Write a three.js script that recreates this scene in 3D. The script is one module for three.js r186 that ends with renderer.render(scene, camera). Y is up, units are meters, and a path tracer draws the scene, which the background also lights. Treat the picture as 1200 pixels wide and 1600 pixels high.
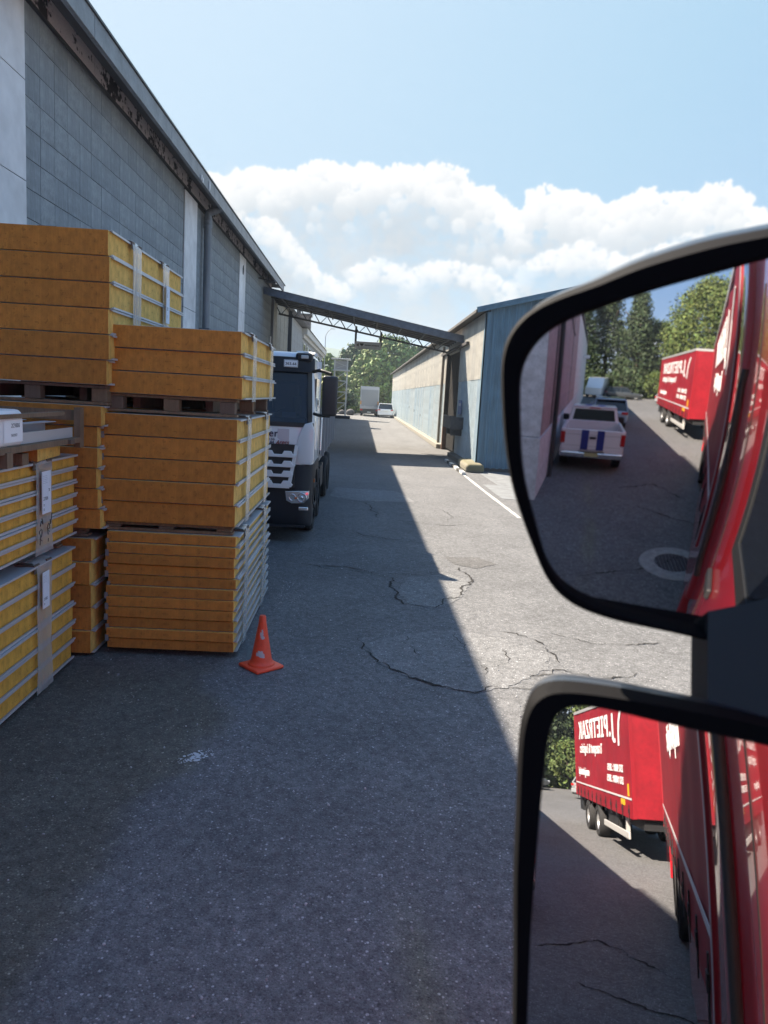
import * as THREE from 'three';
import { mergeGeometries, toCreasedNormals } from 'three/addons/utils/BufferGeometryUtils.js';
import { RoundedBoxGeometry } from 'three/addons/geometries/RoundedBoxGeometry.js';
import { FontLoader } from 'three/addons/loaders/FontLoader.js';
import { TextGeometry } from 'three/addons/geometries/TextGeometry.js';

// ---------------------------------------------------------------- camera, sky, sun, exposure
const scene = new THREE.Scene();
const renderer = new THREE.WebGLRenderer({ antialias: true });
renderer.toneMapping = THREE.LinearToneMapping;
renderer.outputColorSpace = THREE.SRGBColorSpace;
renderer.shadowMap.enabled = true;
const EXPOSURE = 3.6;
renderer.toneMappingExposure = EXPOSURE;

const camera = new THREE.PerspectiveCamera(67.38, 0.75, 0.05, 3000);
camera.position.set(0, 2.6, 0);
camera.quaternion.setFromRotationMatrix(new THREE.Matrix4().makeBasis(
  new THREE.Vector3(0.998, 0.0563, 0.0288), new THREE.Vector3(-0.0514, 0.9874, -0.1499), new THREE.Vector3(-0.0369, 0.1481, 0.9883)));
camera.focus = 9; camera.userData.fStop = 8;

const SUN = new THREE.Vector3(-0.686, 1, -0.80).normalize();
const sun = new THREE.DirectionalLight(new THREE.Color().setRGB(1, 0.87, 0.71), 5);
sun.target.position.set(0, 0, -20); sun.position.copy(SUN).multiplyScalar(80).add(sun.target.position);
sun.castShadow = true; sun.shadow.mapSize.set(4096, 4096);
Object.assign(sun.shadow.camera, { left: -60, right: 60, top: 60, bottom: -60, near: 1, far: 240 });
scene.add(sun, sun.target);

// ---------------------------------------------------------------- noise helpers
const rng = (s) => () => { s = (s + 0x6D2B79F5) | 0; let t = Math.imul(s ^ (s >>> 15), 1 | s); t = (t + Math.imul(t ^ (t >>> 7), 61 | t)) ^ t; return ((t ^ (t >>> 14)) >>> 0) / 4294967296; };
const hash = (x, y, s) => { let h = Math.imul(x, 374761393) + Math.imul(y, 668265263) + Math.imul(s, 2147483647); h = Math.imul(h ^ (h >>> 13), 1274126177); return ((h ^ (h >>> 16)) >>> 0) / 4294967296; };
const sm = (a, b, x) => { const t = Math.min(1, Math.max(0, (x - a) / (b - a))); return t * t * (3 - 2 * t); };
const mixn = (a, b, t) => a + (b - a) * t;
function vnoise(x, y, s = 1, px = 0, py = 0) {                 // value noise; px, py: periods
  let xi = Math.floor(x), yi = Math.floor(y); const fx = x - xi, fy = y - yi;
  const w = (i, p) => p ? ((i % p) + p) % p : i;
  const u = fx * fx * (3 - 2 * fx), v = fy * fy * (3 - 2 * fy);
  const x0 = w(xi, px), x1 = w(xi + 1, px), y0 = w(yi, py), y1 = w(yi + 1, py);
  return mixn(mixn(hash(x0, y0, s), hash(x1, y0, s), u), mixn(hash(x0, y1, s), hash(x1, y1, s), u), v);
}
function fbm(x, y, o = 5, s = 1, px = 0, py = 0) { let a = 0.5, t = 0, n = 0; for (let i = 0; i < o; i++) { t += a * vnoise(x, y, s + i * 17, px, py); n += a; a *= 0.5; x *= 2; y *= 2; px *= 2; py *= 2; } return t / n; }

// ---------------------------------------------------------------- sky: air and clouds (radiance = shown value / exposure)
{
  const W = 4096, H = 2048, data = new Float32Array(W * H * 4), D = Math.PI / 180;
  const prof = [[-30, 12.6], [-22, 13.2], [-16, 13.6], [-12.5, 14.22], [-11.2, 14.4], [-10.5, 14.2], [-9.7, 14.8], [-8.2, 15.1], [-6.9, 15], [-5.7, 15.1], [-4.9, 15.5], [-4, 15.95], [-2.9, 15.8], [-1.7, 15.4], [-0.85, 15.9], [0.7, 15.7], [1.9, 16.05], [3, 15.85], [4.8, 16.2], [6, 15.85], [6.4, 15.1], [7.1, 14.7], [8.3, 14.8], [8.9, 14], [9.9, 13.5], [10.4, 13.1], [10.9, 14.4], [12, 15.05], [13.4, 14.4], [14.2, 14.65], [15.3, 14.3], [16.2, 13.7], [16.9, 13.95], [17.9, 14.4], [19.3, 14.8], [19.7, 14.3], [20.7, 14.5], [22, 14.3], [22.9, 14.9], [24, 15], [24.8, 14.4], [25.3, 13.6], [26.5, 12.9], [30, 13.4], [36, 11], [44, 12], [52, 8]];
  const prof2 = [[-30, 7], [-14, 9], [-10, 11.6], [-7, 12], [-5.5, 10.6], [-3.5, 8.6], [-1.55, 8], [-1.3, 9.1], [0.2, 9.75], [2, 9.6], [3, 9.1], [3.9, 9.7], [5.2, 10], [6.6, 9.8], [8.5, 9.6], [9.9, 8.6], [12, 10.6], [15, 11.4], [18, 10.4], [22, 12], [26, 10], [40, 8]];
  const at = (p, a) => { for (let i = 1; i < p.length; i++) if (a <= p[i][0]) { const t = Math.max(0, (a - p[i - 1][0]) / (p[i][0] - p[i - 1][0])); return mixn(p[i - 1][1], p[i][1], t); } return p[p.length - 1][1]; };
  const far = (a) => 2.5 + 5.5 * vnoise(a / 18 + 20, 3, 5, 20);                 // the cumulus bank goes on, lower, round the horizon
  const grad = (ix, iy, x, y, s) => { const a = hash(ix, iy, s) * 6.2832; return Math.cos(a) * (x - ix) + Math.sin(a) * (y - iy); };
  const pn = (x, y, s) => { const ix = Math.floor(x), iy = Math.floor(y), fx = x - ix, fy = y - iy, u = fx * fx * fx * (fx * (fx * 6 - 15) + 10), v = fy * fy * fy * (fy * (fy * 6 - 15) + 10); return mixn(mixn(grad(ix, iy, x, y, s), grad(ix + 1, iy, x, y, s), u), mixn(grad(ix, iy + 1, x, y, s), grad(ix + 1, iy + 1, x, y, s), u), v); };
  const pf = (x, y, o, s) => { let a = 1, t = 0; for (let i = 0; i < o; i++) { t += a * pn(x, y, s + i * 7); a *= 0.5; x = x * 2.03 + 1.3; y = y * 2.03 + 0.7; } return t; };
  // cumulus heads: round puffs laid over one another from the farthest and highest to the nearest and lowest
  const R0 = 1024, R1 = 1280, CH = R1 - R0, cA = new Float32Array(W * CH), cL = new Float32Array(W * CH), per = W / 360;
  const RR = rng(4242), puffs = [], azPx = (a) => (a / 360 + 0.25) * W, topAt = (a) => a > -30 && a < 52 ? mixn(far(a), at(prof, a), Math.min(1, (a + 30) / 8, (52 - a) / 12)) : far(a), top2 = (a) => a > -30 && a < 40 ? at(prof2, a) : far(a) * 0.6;
  for (let a = -180; a < 180; a += 0.30) {
    const view = a > -34 && a < 52, T = topAt(a);
    for (let k = 0; k < (view ? 5 : 1); k++) { const r = 0.16 + 0.95 * RR() ** 2.4, dep = r * (0.86 + 0.2 * RR()) + (k ? RR() * 1.6 : 0); puffs.push([a + RR() * 0.3, T - dep, r, T - (T - dep), 0]); }
    for (let k = 0; k < (view ? 5 : 1); k++) { const d = 1.2 + RR() * (T - 1); puffs.push([a + RR() * 0.3, T - d, 0.6 + 1.3 * RR(), d, 1]); }
    if (view && RR() < 0.5) { const d = 1.0 + 3.6 * RR(); puffs.push([a, T - d, 0.3 + 0.6 * RR(), d, 3]); }
    const T2 = top2(a); for (let k = 0; k < (view ? 3 : 1); k++) { const r = 0.2 + 0.8 * RR() ** 2, dep = r * 0.9 + (k ? RR() * 1.1 : 0); puffs.push([a + RR() * 0.3, T2 - dep, r, dep, 2]); }
  }
  puffs.sort((p, q) => (q[1] + (q[4] === 2 ? -1.5 : 0)) - (p[1] + (p[4] === 2 ? -1.5 : 0)));
  const nz = new Float32Array(W * CH).fill(9), noiseAt = (i, j, az, el) => { const o = j * W + ((i % W) + W) % W; return nz[o] < 8 ? nz[o] : (nz[o] = pf(az * 1.7, el * 1.9, 5, 3)); };
  for (const [a, e, r, dep, kind] of puffs) {
    const soft = kind === 1 ? 0.7 : kind === 2 ? 0.45 : kind === 3 ? 0.4 : 0.2, op = kind === 1 ? 0.32 : kind === 2 ? 0.6 : kind === 3 ? 0.55 : 0.92;
    const base = kind === 1 ? mixn(0.81, 0.66, sm(1, 5, dep)) + 0.10 * pf(a * 0.3, e * 0.45, 2, 9) : kind === 3 ? 0.96 : kind === 2 ? mixn(0.99, 0.84, sm(0.2, 2, dep)) : mixn(1.05, 0.86, sm(0.3, 2.4, dep));
    const ext_ = r * 1.45, j0 = Math.max(0, Math.floor((e - ext_) * per)), j1 = Math.min(CH - 1, Math.ceil((e + ext_) * per)), i0 = Math.floor(azPx(a - ext_)), i1 = Math.ceil(azPx(a + ext_));
    for (let j = j0; j <= j1; j++) for (let i = i0; i <= i1; i++) {
      const el = (j + 0.5) / per, az = ((i + 0.5) / W - 0.25) * 360, dx = (az - a) / r, dy = (el - e) / r; let d = dx * dx + dy * dy; if (d > 2.1) continue;
      d = Math.sqrt(d) + 0.34 * noiseAt(i, j, az, el) * Math.min(1.3, 0.7 / r + 0.45); const al = sm(1, 1 - soft, d) * op; if (al <= 0) continue;
      const o = j * W + ((i % W) + W) % W, L = base + 0.17 * (-0.45 * dx + 0.9 * dy) * (kind === 1 ? 0.7 : 1);
      cL[o] = cA[o] > 0 ? mixn(cL[o], L, al) : L; cA[o] = 1 - (1 - cA[o]) * (1 - al);
    }
  }
  const sunV = SUN;
  const air = [[0, 0.86, 0.95, 1.04], [34, 0.60, 0.785, 0.96], [55, 0.42, 0.66, 0.87], [75, 0.27, 0.52, 0.82], [110, 0.20, 0.43, 0.82], [180, 0.19, 0.41, 0.80]];
  const airAt = (g) => { let i = 1; while (i < air.length - 1 && g > air[i][0]) i++; const t = Math.min(1, (g - air[i - 1][0]) / (air[i][0] - air[i - 1][0])); return [1, 2, 3].map((k) => mixn(air[i - 1][k], air[i][k], t)); };
  for (let j = 0; j < H; j++) {
    const el = ((j + 0.5) / H - 0.5) * 180, ce = Math.cos(el * D), se = Math.sin(el * D);
    for (let i = 0; i < W; i++) {
      const az = (((i + 0.5) / W - 0.25) * 360 + 540) % 360 - 180;              // degrees to the right of -z
      const dx = Math.sin(az * D) * ce, dz = -Math.cos(az * D) * ce;
      const g = Math.acos(Math.min(1, dx * sunV.x + se * sunV.y + dz * sunV.z)) / D;
      let c = airAt(g);
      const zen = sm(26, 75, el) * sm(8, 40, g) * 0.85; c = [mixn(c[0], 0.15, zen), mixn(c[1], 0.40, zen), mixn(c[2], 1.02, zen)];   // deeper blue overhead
      const hz = Math.exp(-Math.max(0, el) / 7.5) * (g < 90 ? 1 : 0.55);
      c = [mixn(c[0], 0.68, hz * 0.85), mixn(c[1], 0.80, hz * 0.85), mixn(c[2], 0.89, hz * 0.85)];
      if (el > 0 && j - R0 < CH) {
        const o = (j - R0) * W + i; let a = cA[o];
        if (a > 0) {
          const L = Math.min(1.03, cL[o]), sh = sm(0.98, 0.74, L);
          const gap = sm(0.05, 0.5, pf(az * 0.16 + 4, el * 0.4 + 9, 4, 55)) * sm(2.2, 5, topAt(az) - el) * 0.5; a *= 1 - gap;   // blue showing through low down
          let cc = [L * mixn(1, 0.94, sh), L, L * mixn(1, 1.045, sh)]; const low = sm(9, 1, el) * 0.55;
          cc = [mixn(cc[0], 0.74, low), mixn(cc[1], 0.84, low), mixn(cc[2], 0.90, low)];
          c = [mixn(c[0], cc[0], a), mixn(c[1], cc[1], a), mixn(c[2], cc[2], a)];
        }
      }
      if (el <= 0) c = [0.24, 0.26, 0.28];
      const o = (j * W + i) * 4; data[o] = c[0] / EXPOSURE; data[o + 1] = c[1] / EXPOSURE; data[o + 2] = c[2] / EXPOSURE; data[o + 3] = 1;
    }
  }
  const sky = new THREE.DataTexture(data, W, H, THREE.RGBAFormat, THREE.FloatType);
  sky.mapping = THREE.EquirectangularReflectionMapping; sky.magFilter = THREE.LinearFilter; sky.minFilter = THREE.LinearFilter;
  sky.colorSpace = THREE.LinearSRGBColorSpace; sky.needsUpdate = true;
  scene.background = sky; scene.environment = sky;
}
scene.fog = new THREE.FogExp2(new THREE.Color().setRGB(0.62, 0.74, 0.86), 0.0006);

// ---------------------------------------------------------------- builders
const V3 = (x, y, z) => new THREE.Vector3(x, y, z);
const taken = new Map();
function numbered(n) { const k = taken.get(n) ?? 0; taken.set(n, k + 1); return k ? `${n}_${String(k).padStart(3, '0')}` : n; }
function clean(g) {
  let q = g.index ? g.toNonIndexed() : g;
  if (!q.attributes.normal) q.computeVertexNormals();
  for (const k of Object.keys(q.attributes)) if (!['position', 'normal', 'uv', 'color'].includes(k)) q.deleteAttribute(k);
  return q;
}
function uvBox(g, sx = 1, sy = sx) {                                // uv in metres from the dominant axis of each face
  const q = clean(g), p = q.attributes.position, n = p.count, uv = new Float32Array(n * 2), a = V3(), b = V3(), c = V3(), e = V3(), f = V3();
  for (let i = 0; i < n; i += 3) {
    a.fromBufferAttribute(p, i); b.fromBufferAttribute(p, i + 1); c.fromBufferAttribute(p, i + 2);
    e.subVectors(b, a).cross(f.subVectors(c, a));
    const ax = Math.abs(e.x), ay = Math.abs(e.y), az = Math.abs(e.z);
    [a, b, c].forEach((v, k) => { const [s, t] = ax >= ay && ax >= az ? [v.z, v.y] : ay >= az ? [v.x, v.z] : [v.x, v.y]; uv[(i + k) * 2] = s * sx; uv[(i + k) * 2 + 1] = t * sy; });
  }
  q.setAttribute('uv', new THREE.BufferAttribute(uv, 2)); return q;
}
function merge(list) {
  const a = (Array.isArray(list) ? list : [list]).map(clean); if (a.length === 1) return a[0];
  const anyC = a.some((g) => g.attributes.color);
  for (const g of a) {
    if (!g.attributes.uv) g.setAttribute('uv', new THREE.BufferAttribute(new Float32Array(g.attributes.position.count * 2), 2));
    if (anyC && !g.attributes.color) g.setAttribute('color', new THREE.BufferAttribute(new Float32Array(g.attributes.position.count * 3).fill(1), 3));
  }
  return mergeGeometries(a);
}
function obj(name, geos, mat, parent = scene, userData) {
  const m = new THREE.Mesh(merge(geos), mat); m.name = parent === scene ? numbered(name) : name; parent.add(m);
  if (userData) m.userData = userData; return m;
}
function put(name, geo, mat, parent, x, y, z, ry = 0) { const m = new THREE.Mesh(geo, mat); m.name = parent === scene ? numbered(name) : name; m.position.set(x, y, z); m.rotation.y = ry; parent.add(m); return m; }
function thing(name, label, category, [x, y, z] = [0, 0, 0], turn = 0, group) {
  const o = new THREE.Group(); o.name = numbered(name); o.position.set(x, y, z); o.rotation.y = turn; scene.add(o);
  o.userData = { label, category }; if (group) o.userData.group = group; return o;
}
const struct = (name, geos, mat, label) => { const m = obj(name, geos, mat); m.userData = { kind: 'structure', label, category: name.replace(/_/g, ' ').split(' ').slice(-1)[0] }; return m; };
const bx = (w, h, d, x = 0, y = 0, z = 0) => new THREE.BoxGeometry(w, h, d).translate(x, y, z);
const b2 = (x0, x1, y0, y1, z0, z1) => bx(Math.abs(x1 - x0), Math.abs(y1 - y0), Math.abs(z1 - z0), (x0 + x1) / 2, (y0 + y1) / 2, (z0 + z1) / 2);
const rb = (w, h, d, r, x = 0, y = 0, z = 0, seg = 2) => new RoundedBoxGeometry(w, h, d, seg, r).translate(x, y, z);
const rb2 = (x0, x1, y0, y1, z0, z1, r = 0.01, seg = 2) => rb(Math.abs(x1 - x0), Math.abs(y1 - y0), Math.abs(z1 - z0), Math.min(r, Math.abs(x1 - x0) / 2.01, Math.abs(y1 - y0) / 2.01, Math.abs(z1 - z0) / 2.01), (x0 + x1) / 2, (y0 + y1) / 2, (z0 + z1) / 2, seg);
function bar(a, b, r, seg = 8) {                                     // round bar between two points
  const A = V3(...a), B = V3(...b), d = B.clone().sub(A), L = d.length();
  return new THREE.CylinderGeometry(r, r, L, seg).applyQuaternion(new THREE.Quaternion().setFromUnitVectors(V3(0, 1, 0), d.normalize())).translate(...A.add(B).multiplyScalar(0.5).toArray());
}
function beam(a, b, w, h) {                                          // square bar; h is upright
  const A = V3(...a), B = V3(...b), d = B.clone().sub(A), L = d.length(); d.normalize();
  const up = Math.abs(d.y) > 0.95 ? V3(1, 0, 0) : V3(0, 1, 0), s = V3().crossVectors(up, d).normalize(), u = V3().crossVectors(d, s);
  return new THREE.BoxGeometry(w, h, L).applyMatrix4(new THREE.Matrix4().makeBasis(s, u, d)).translate(...A.add(B).multiplyScalar(0.5).toArray());
}
const tube = (pts, r, n = 24, seg = 8) => new THREE.TubeGeometry(new THREE.CatmullRomCurve3(pts.map((p) => V3(...p))), n, r, seg);
function ext(pts, depth, bevel = 0, holes = []) {                    // polygon in x, y pushed along z
  const s = new THREE.Shape(pts.map((p) => new THREE.Vector2(...p)));
  for (const h of holes) s.holes.push(new THREE.Path(h.map((p) => new THREE.Vector2(...p))));
  return new THREE.ExtrudeGeometry(s, { depth: depth - 2 * bevel, bevelEnabled: bevel > 0, bevelThickness: bevel, bevelSize: bevel, bevelOffset: -bevel, bevelSegments: 2 }).translate(0, 0, bevel);
}
function quads(rows, close = false) {                                // surface through rows of points
  const pos = [], uv = [];
  for (let i = 0; i + 1 < rows.length; i++) { const A = rows[i], B = rows[i + 1], n = A.length; for (let j = 0; j < (close ? n : n - 1); j++) { const k = (j + 1) % n; for (const p of [A[j], A[k], B[k], A[j], B[k], B[j]]) pos.push(...p); uv.push(j / n, i, (j + 1) / n, i, (j + 1) / n, i + 1, j / n, i, (j + 1) / n, i + 1, j / n, i + 1); } }
  const g = new THREE.BufferGeometry(); g.setAttribute('position', new THREE.Float32BufferAttribute(pos, 3)); g.setAttribute('uv', new THREE.Float32BufferAttribute(uv, 2)); g.computeVertexNormals(); return g;
}
const smooth = (g, deg = 40) => toCreasedNormals(g, deg * Math.PI / 180);
function tint(g, f) {                                                // vertex colours from f(x, y, z, nx, ny, nz)
  const q = clean(g), p = q.attributes.position, n = q.attributes.normal, c = new Float32Array(p.count * 3);
  for (let i = 0; i < p.count; i++) { const r = f(p.getX(i), p.getY(i), p.getZ(i), n.getX(i), n.getY(i), n.getZ(i)); c[i * 3] = r[0]; c[i * 3 + 1] = r[1]; c[i * 3 + 2] = r[2]; }
  q.setAttribute('color', new THREE.BufferAttribute(c, 3)); return q;
}

// ---------------------------------------------------------------- textures and materials
function dtex(w, h, f, srgb = true, repeat = true) {                 // f(x, y) gives linear rgb (colour) or a number (data)
  const d = new Uint8Array(w * h * 4), enc = (v) => { v = Math.min(1, Math.max(0, v)); return srgb ? (v <= 0.0031308 ? 12.92 * v : 1.055 * v ** (1 / 2.4) - 0.055) * 255 : v * 255; };
  for (let y = 0; y < h; y++) for (let x = 0; x < w; x++) { const r = f(x, y), o = (y * w + x) * 4; if (typeof r === 'number') d[o] = d[o + 1] = d[o + 2] = enc(r); else { d[o] = enc(r[0]); d[o + 1] = enc(r[1]); d[o + 2] = enc(r[2]); } d[o + 3] = 255; }
  const t = new THREE.DataTexture(d, w, h, THREE.RGBAFormat); t.magFilter = THREE.LinearFilter; t.minFilter = THREE.LinearMipmapLinearFilter;
  if (repeat) t.wrapS = t.wrapT = THREE.RepeatWrapping; if (srgb) t.colorSpace = THREE.SRGBColorSpace; t.generateMipmaps = true; t.needsUpdate = true; return t;
}
const rep = (t, x, y = x) => { const c = t.clone(); c.repeat.set(x, y); c.needsUpdate = true; return c; };
const col = (r, g, b) => new THREE.Color().setRGB(r, g, b);
const std = (c, roughness = 0.8, metalness = 0, o = {}) => new THREE.MeshStandardMaterial({ color: Array.isArray(c) ? col(...c) : c, roughness, metalness, ...o });
const phys = (c, o = {}) => new THREE.MeshPhysicalMaterial({ color: Array.isArray(c) ? col(...c) : c, ...o });
function canvasTex(w, h, draw) { const c = document.createElement('canvas'); c.width = w; c.height = h; const g = c.getContext('2d'); draw(g, w, h); const t = new THREE.CanvasTexture(c); t.colorSpace = THREE.SRGBColorSpace; t.anisotropy = 8; return t; }
// general mottle: periodic, mean about 1 in linear light, multiplies a base colour
const mottle = dtex(512, 512, (x, y) => { const a = fbm(x / 64, y / 64, 5, 3, 8, 8), b = fbm(x / 10.667, y / 10.667, 3, 9, 48, 48); return 0.66 + 0.42 * (a - 0.5) + 0.22 * (b - 0.5); });
const grit = dtex(512, 512, (x, y) => { const b = hash(x, y, 4), a = fbm(x / 8, y / 8, 3, 21, 64, 64); return 0.5 + 0.5 * (a - 0.5) + 0.25 * (b - 0.5); }, false);
const streaks = dtex(512, 512, (x, y) => { const a = fbm(x / 8, y / 128, 4, 13, 64, 4), b = fbm(x / 64, y / 64, 4, 15, 8, 8), c = fbm(x / 3.2, y / 64, 2, 27, 160, 8); return 0.66 + 0.36 * (a - 0.5) + 0.3 * (b - 0.5) + 0.15 * (c - 0.5); });

// ================================================================ GROUND
const STONE = (() => {                                               // worn asphalt: chips of aggregate in binder, 5 m square
  const N = 2048, cell = 8, G = N / cell, al = new Float32Array(N * N), he = new Float32Array(N * N);
  for (let y = 0; y < N; y++) for (let x = 0; x < N; x++) {
    const cx = Math.floor(x / cell), cy = Math.floor(y / cell); let d1 = 9, id = 0, d2 = 9;
    for (let j = -1; j <= 1; j++) for (let i = -1; i <= 1; i++) {
      const gx = (cx + i + G) % G, gy = (cy + j + G) % G, px = cx + i + 0.15 + 0.7 * hash(gx, gy, 5), py = cy + j + 0.15 + 0.7 * hash(gx, gy, 6);
      const k = 0.8 + 0.9 * hash(gx, gy, 7), d = Math.hypot((x + 0.5) / cell - px, ((y + 0.5) / cell - py) * (0.85 + 0.4 * hash(gx, gy, 8))) * k;
      if (d < d1) { d2 = d1; d1 = d; id = hash(gx, gy, 9); } else if (d < d2) d2 = d;
    }
    const big = fbm(x / 256, y / 256, 4, 41, 8, 8), f1 = fbm(x / 16, y / 16, 3, 43, 128, 128), f2 = vnoise(x / 4, y / 4, 45, 512, 512), f3 = vnoise(x / 2, y / 2, 47, 1024, 1024), fine = hash(x, y, 2);
    const show = id > 0.10 ? 1 : 0, rad = 0.16 + 0.34 * ((id * 7.3) % 1), stone = show * sm(rad + 0.12, rad - 0.06, d1) * sm(0.02, 0.16, d2 - d1), v = (id * 13.7) % 1;
    const tone = v > 0.965 ? 0.46 : v > 0.88 ? 0.31 : v > 0.66 ? 0.22 : v > 0.4 ? 0.165 : v > 0.2 ? 0.125 : 0.085;
    const pit = sm(0.62, 0.80, f2 * 0.55 + f3 * 0.45);
    const binder = (0.045 + 0.085 * f3 + 0.07 * f2 + 0.05 * f1) * (1 - 0.6 * pit);
    const fA = fbm(x / 22, y / 22, 3, 49, 93, 93), fB = fbm(x / 6, y / 6, 2, 53, 341, 341);
    al[y * N + x] = mixn(binder, tone, stone * 0.85) * (0.45 + 0.72 * fA + 0.38 * fB) * (0.88 + 0.24 * big) * (0.84 + 0.32 * fine);
    he[y * N + x] = 0.35 + 0.25 * f2 + 0.15 * f3 - 0.3 * pit + 0.3 * stone + 0.1 * fine;
  }
  return { map: dtex(N, N, (x, y) => { const a = al[y * N + x] * 1.0; return [a * 0.985, a, a * 1.025]; }), bump: dtex(N, N, (x, y) => he[y * N + x], false) };
})();
const asphalt = std([1, 1, 1], 0.93, 0, { map: STONE.map, bumpMap: STONE.bump, bumpScale: 0.008, vertexColors: true });
const stain = (x, z) => {
  const n = fbm(x * 0.7 + 50, z * 0.7 + 50, 5, 61), m = fbm(x * 2.6 + 9, z * 2.6, 4, 63), w = fbm(x * 0.16 + 7, z * 0.16 + 3, 4, 65);
  let v = 0.82 + 0.20 * (n - 0.5) + 0.20 * (m - 0.5) + 0.25 * (w - 0.5), r = 1, b = 1;
  const e = -1.22 + 0.5 * (fbm(z * 0.9, 3, 3, 67) - 0.5) + 0.45 * (m - 0.5);              // oily brown margin where lorries stand beside the stacks
  if (z > -7.6 && z < 3) { const k = sm(e + 0.14, e - 0.10, x) * sm(-7.6, -6.4, z) * (0.75 + 0.4 * n); v *= 1 - 0.27 * k; b -= 0.2 * k; r += 0.06 * k; }
  const tr = Math.exp(-(((x - 0.42 + 0.06 * Math.sin(z)) / 0.10) ** 2)) * sm(-6.0, -4.8, z) * sm(0.35, 0.6, n);   // dusty streak
  v *= 1 + 0.10 * tr; b -= 0.22 * tr;
  return [v * r, v, v * b];
};
{
  const xs = [], zs = [];
  for (const [a, b, s] of [[-700, -60, 160], [-60, -14, 6], [-14, -4, 0.8], [-4, 5, 0.09], [5, 14, 0.6], [14, 60, 6], [60, 700, 160]]) for (let x = a; x < b - 1e-6; x += s) xs.push(x); xs.push(700);
  for (const [a, b, s] of [[-900, -140, 190], [-140, -45, 3], [-45, -16, 0.5], [-16, -1.5, 0.09], [-1.5, 8, 0.3], [8, 60, 2], [60, 700, 160]]) for (let z = a; z < b - 1e-6; z += s) zs.push(z); zs.push(700);
  const P = [], U = [], Cc = [], I = [];
  for (const z of zs) for (const x of xs) { P.push(x, 0, z); U.push(x / 4, z / 4); const c = Math.abs(x) < 20 && z > -130 && z < 40 ? stain(x, z) : [0.8, 0.8, 0.8]; Cc.push(...c); }
  const n = xs.length; for (let j = 0; j + 1 < zs.length; j++) for (let i = 0; i + 1 < n; i++) { const a = j * n + i; I.push(a, a + n, a + 1, a + 1, a + n, a + n + 1); }
  const g = new THREE.BufferGeometry(); g.setAttribute('position', new THREE.Float32BufferAttribute(P, 3)); g.setAttribute('uv', new THREE.Float32BufferAttribute(U, 2)); g.setAttribute('color', new THREE.Float32BufferAttribute(Cc, 3)); g.setIndex(I); g.computeVertexNormals();
  const ground = new THREE.Mesh(g, asphalt); ground.name = 'asphalt_yard'; scene.add(ground); ground.userData = { kind: 'structure', label: 'worn grey asphalt yard and lane', category: 'ground' };
  globalThis.ground = ground;
}
const ground = globalThis.ground;
// patches of older, paler asphalt with an outline of their own
function patchSheet(pts, y, mat, tone, seed) {
  const R = rng(seed), out = [];
  pts.forEach((p, i) => { const q = pts[(i + 1) % pts.length], n = Math.max(2, Math.ceil(Math.hypot(q[0] - p[0], q[1] - p[1]) / 0.06)); for (let k = 0; k < n; k++) { const t = k / n; out.push([mixn(p[0], q[0], t) + (R() - 0.5) * 0.05, -mixn(p[1], q[1], t) + (R() - 0.5) * 0.05]); } });
  const g = new THREE.ShapeGeometry(new THREE.Shape(out.map((p) => new THREE.Vector2(...p)))).rotateX(-Math.PI / 2).translate(0, y, 0), q = uvBox(g, 0.25);
  return tint(q, (x, _, z) => { const c = stain(x, z); return tone.map((t, k) => t * (0.5 + 0.6 * c[k])); });
}
const crackMat = std([0.016, 0.015, 0.014], 1);
function crack(pts, w, seed) {
  const R = rng(seed), line = [];
  pts.forEach((p, i) => { if (i + 1 === pts.length) { line.push(p); return; } const q = pts[i + 1], L = Math.hypot(q[0] - p[0], q[1] - p[1]), n = Math.max(2, Math.ceil(L / 0.045)); for (let k = 0; k < n; k++) { const t = k / n, o = (fbm(t * L * 2.2 + seed, i + 0.5, 4, seed) - 0.5) * 0.34 * Math.min(1, Math.min(t, 1 - t) * 5) + (R() - 0.5) * 0.04; line.push([mixn(p[0], q[0], t) - o * (q[1] - p[1]) / L, mixn(p[1], q[1], t) + o * (q[0] - p[0]) / L]); } });
  const A = [], B = [], n = line.length;
  line.forEach((p, i) => { const a = line[Math.max(0, i - 1)], b = line[Math.min(n - 1, i + 1)], L = Math.hypot(b[0] - a[0], b[1] - a[1]) || 1, h = w * 0.8 * (2.2 * Math.max(0.06, fbm(i * 0.30, seed, 3, 5) - 0.22)) * Math.min(1, i / 3 + 0.15, (n - 1 - i) / 3 + 0.15) * 0.5; A.push([p[0] - h * (b[1] - a[1]) / L, 0.0075, p[1] + h * (b[0] - a[0]) / L]); B.push([p[0] + h * (b[1] - a[1]) / L, 0.0075, p[1] - h * (b[0] - a[0]) / L]); });
  return quads([A, B]);
}
obj('asphalt_patch', patchSheet([[0.17, -7.87], [0.29, -7.29], [0.59, -6.89], [1.15, -6.6], [1.47, -6.75], [1.99, -7.3], [2.1, -7.75], [1.75, -8.2], [1.2, -8.5], [0.7, -8.3]], 0.004, asphalt, [1.06, 1.06, 1.05], 5), asphalt, ground);
obj('asphalt_patch', patchSheet([[0.62, -10.1], [0.75, -9.5], [1.07, -9.35], [1.45, -9.9], [1.75, -10.9], [1.45, -11.3], [0.8, -11]], 0.0045, asphalt, [1.07, 1.07, 1.05], 6), asphalt, ground);
obj('asphalt_patch', patchSheet([[-0.6, -21.6], [1.1, -21.4], [1.5, -19.3], [0.1, -19.0], [-0.7, -19.6]], 0.004, asphalt, [1.14, 1.14, 1.14], 7), asphalt, ground);
obj('asphalt_patch', patchSheet([[1.55, -12.6], [2.1, -12.7], [2.35, -12.2], [1.95, -11.8], [1.6, -12.1]], 0.005, asphalt, [0.62, 0.60, 0.58], 8), asphalt, ground);
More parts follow.
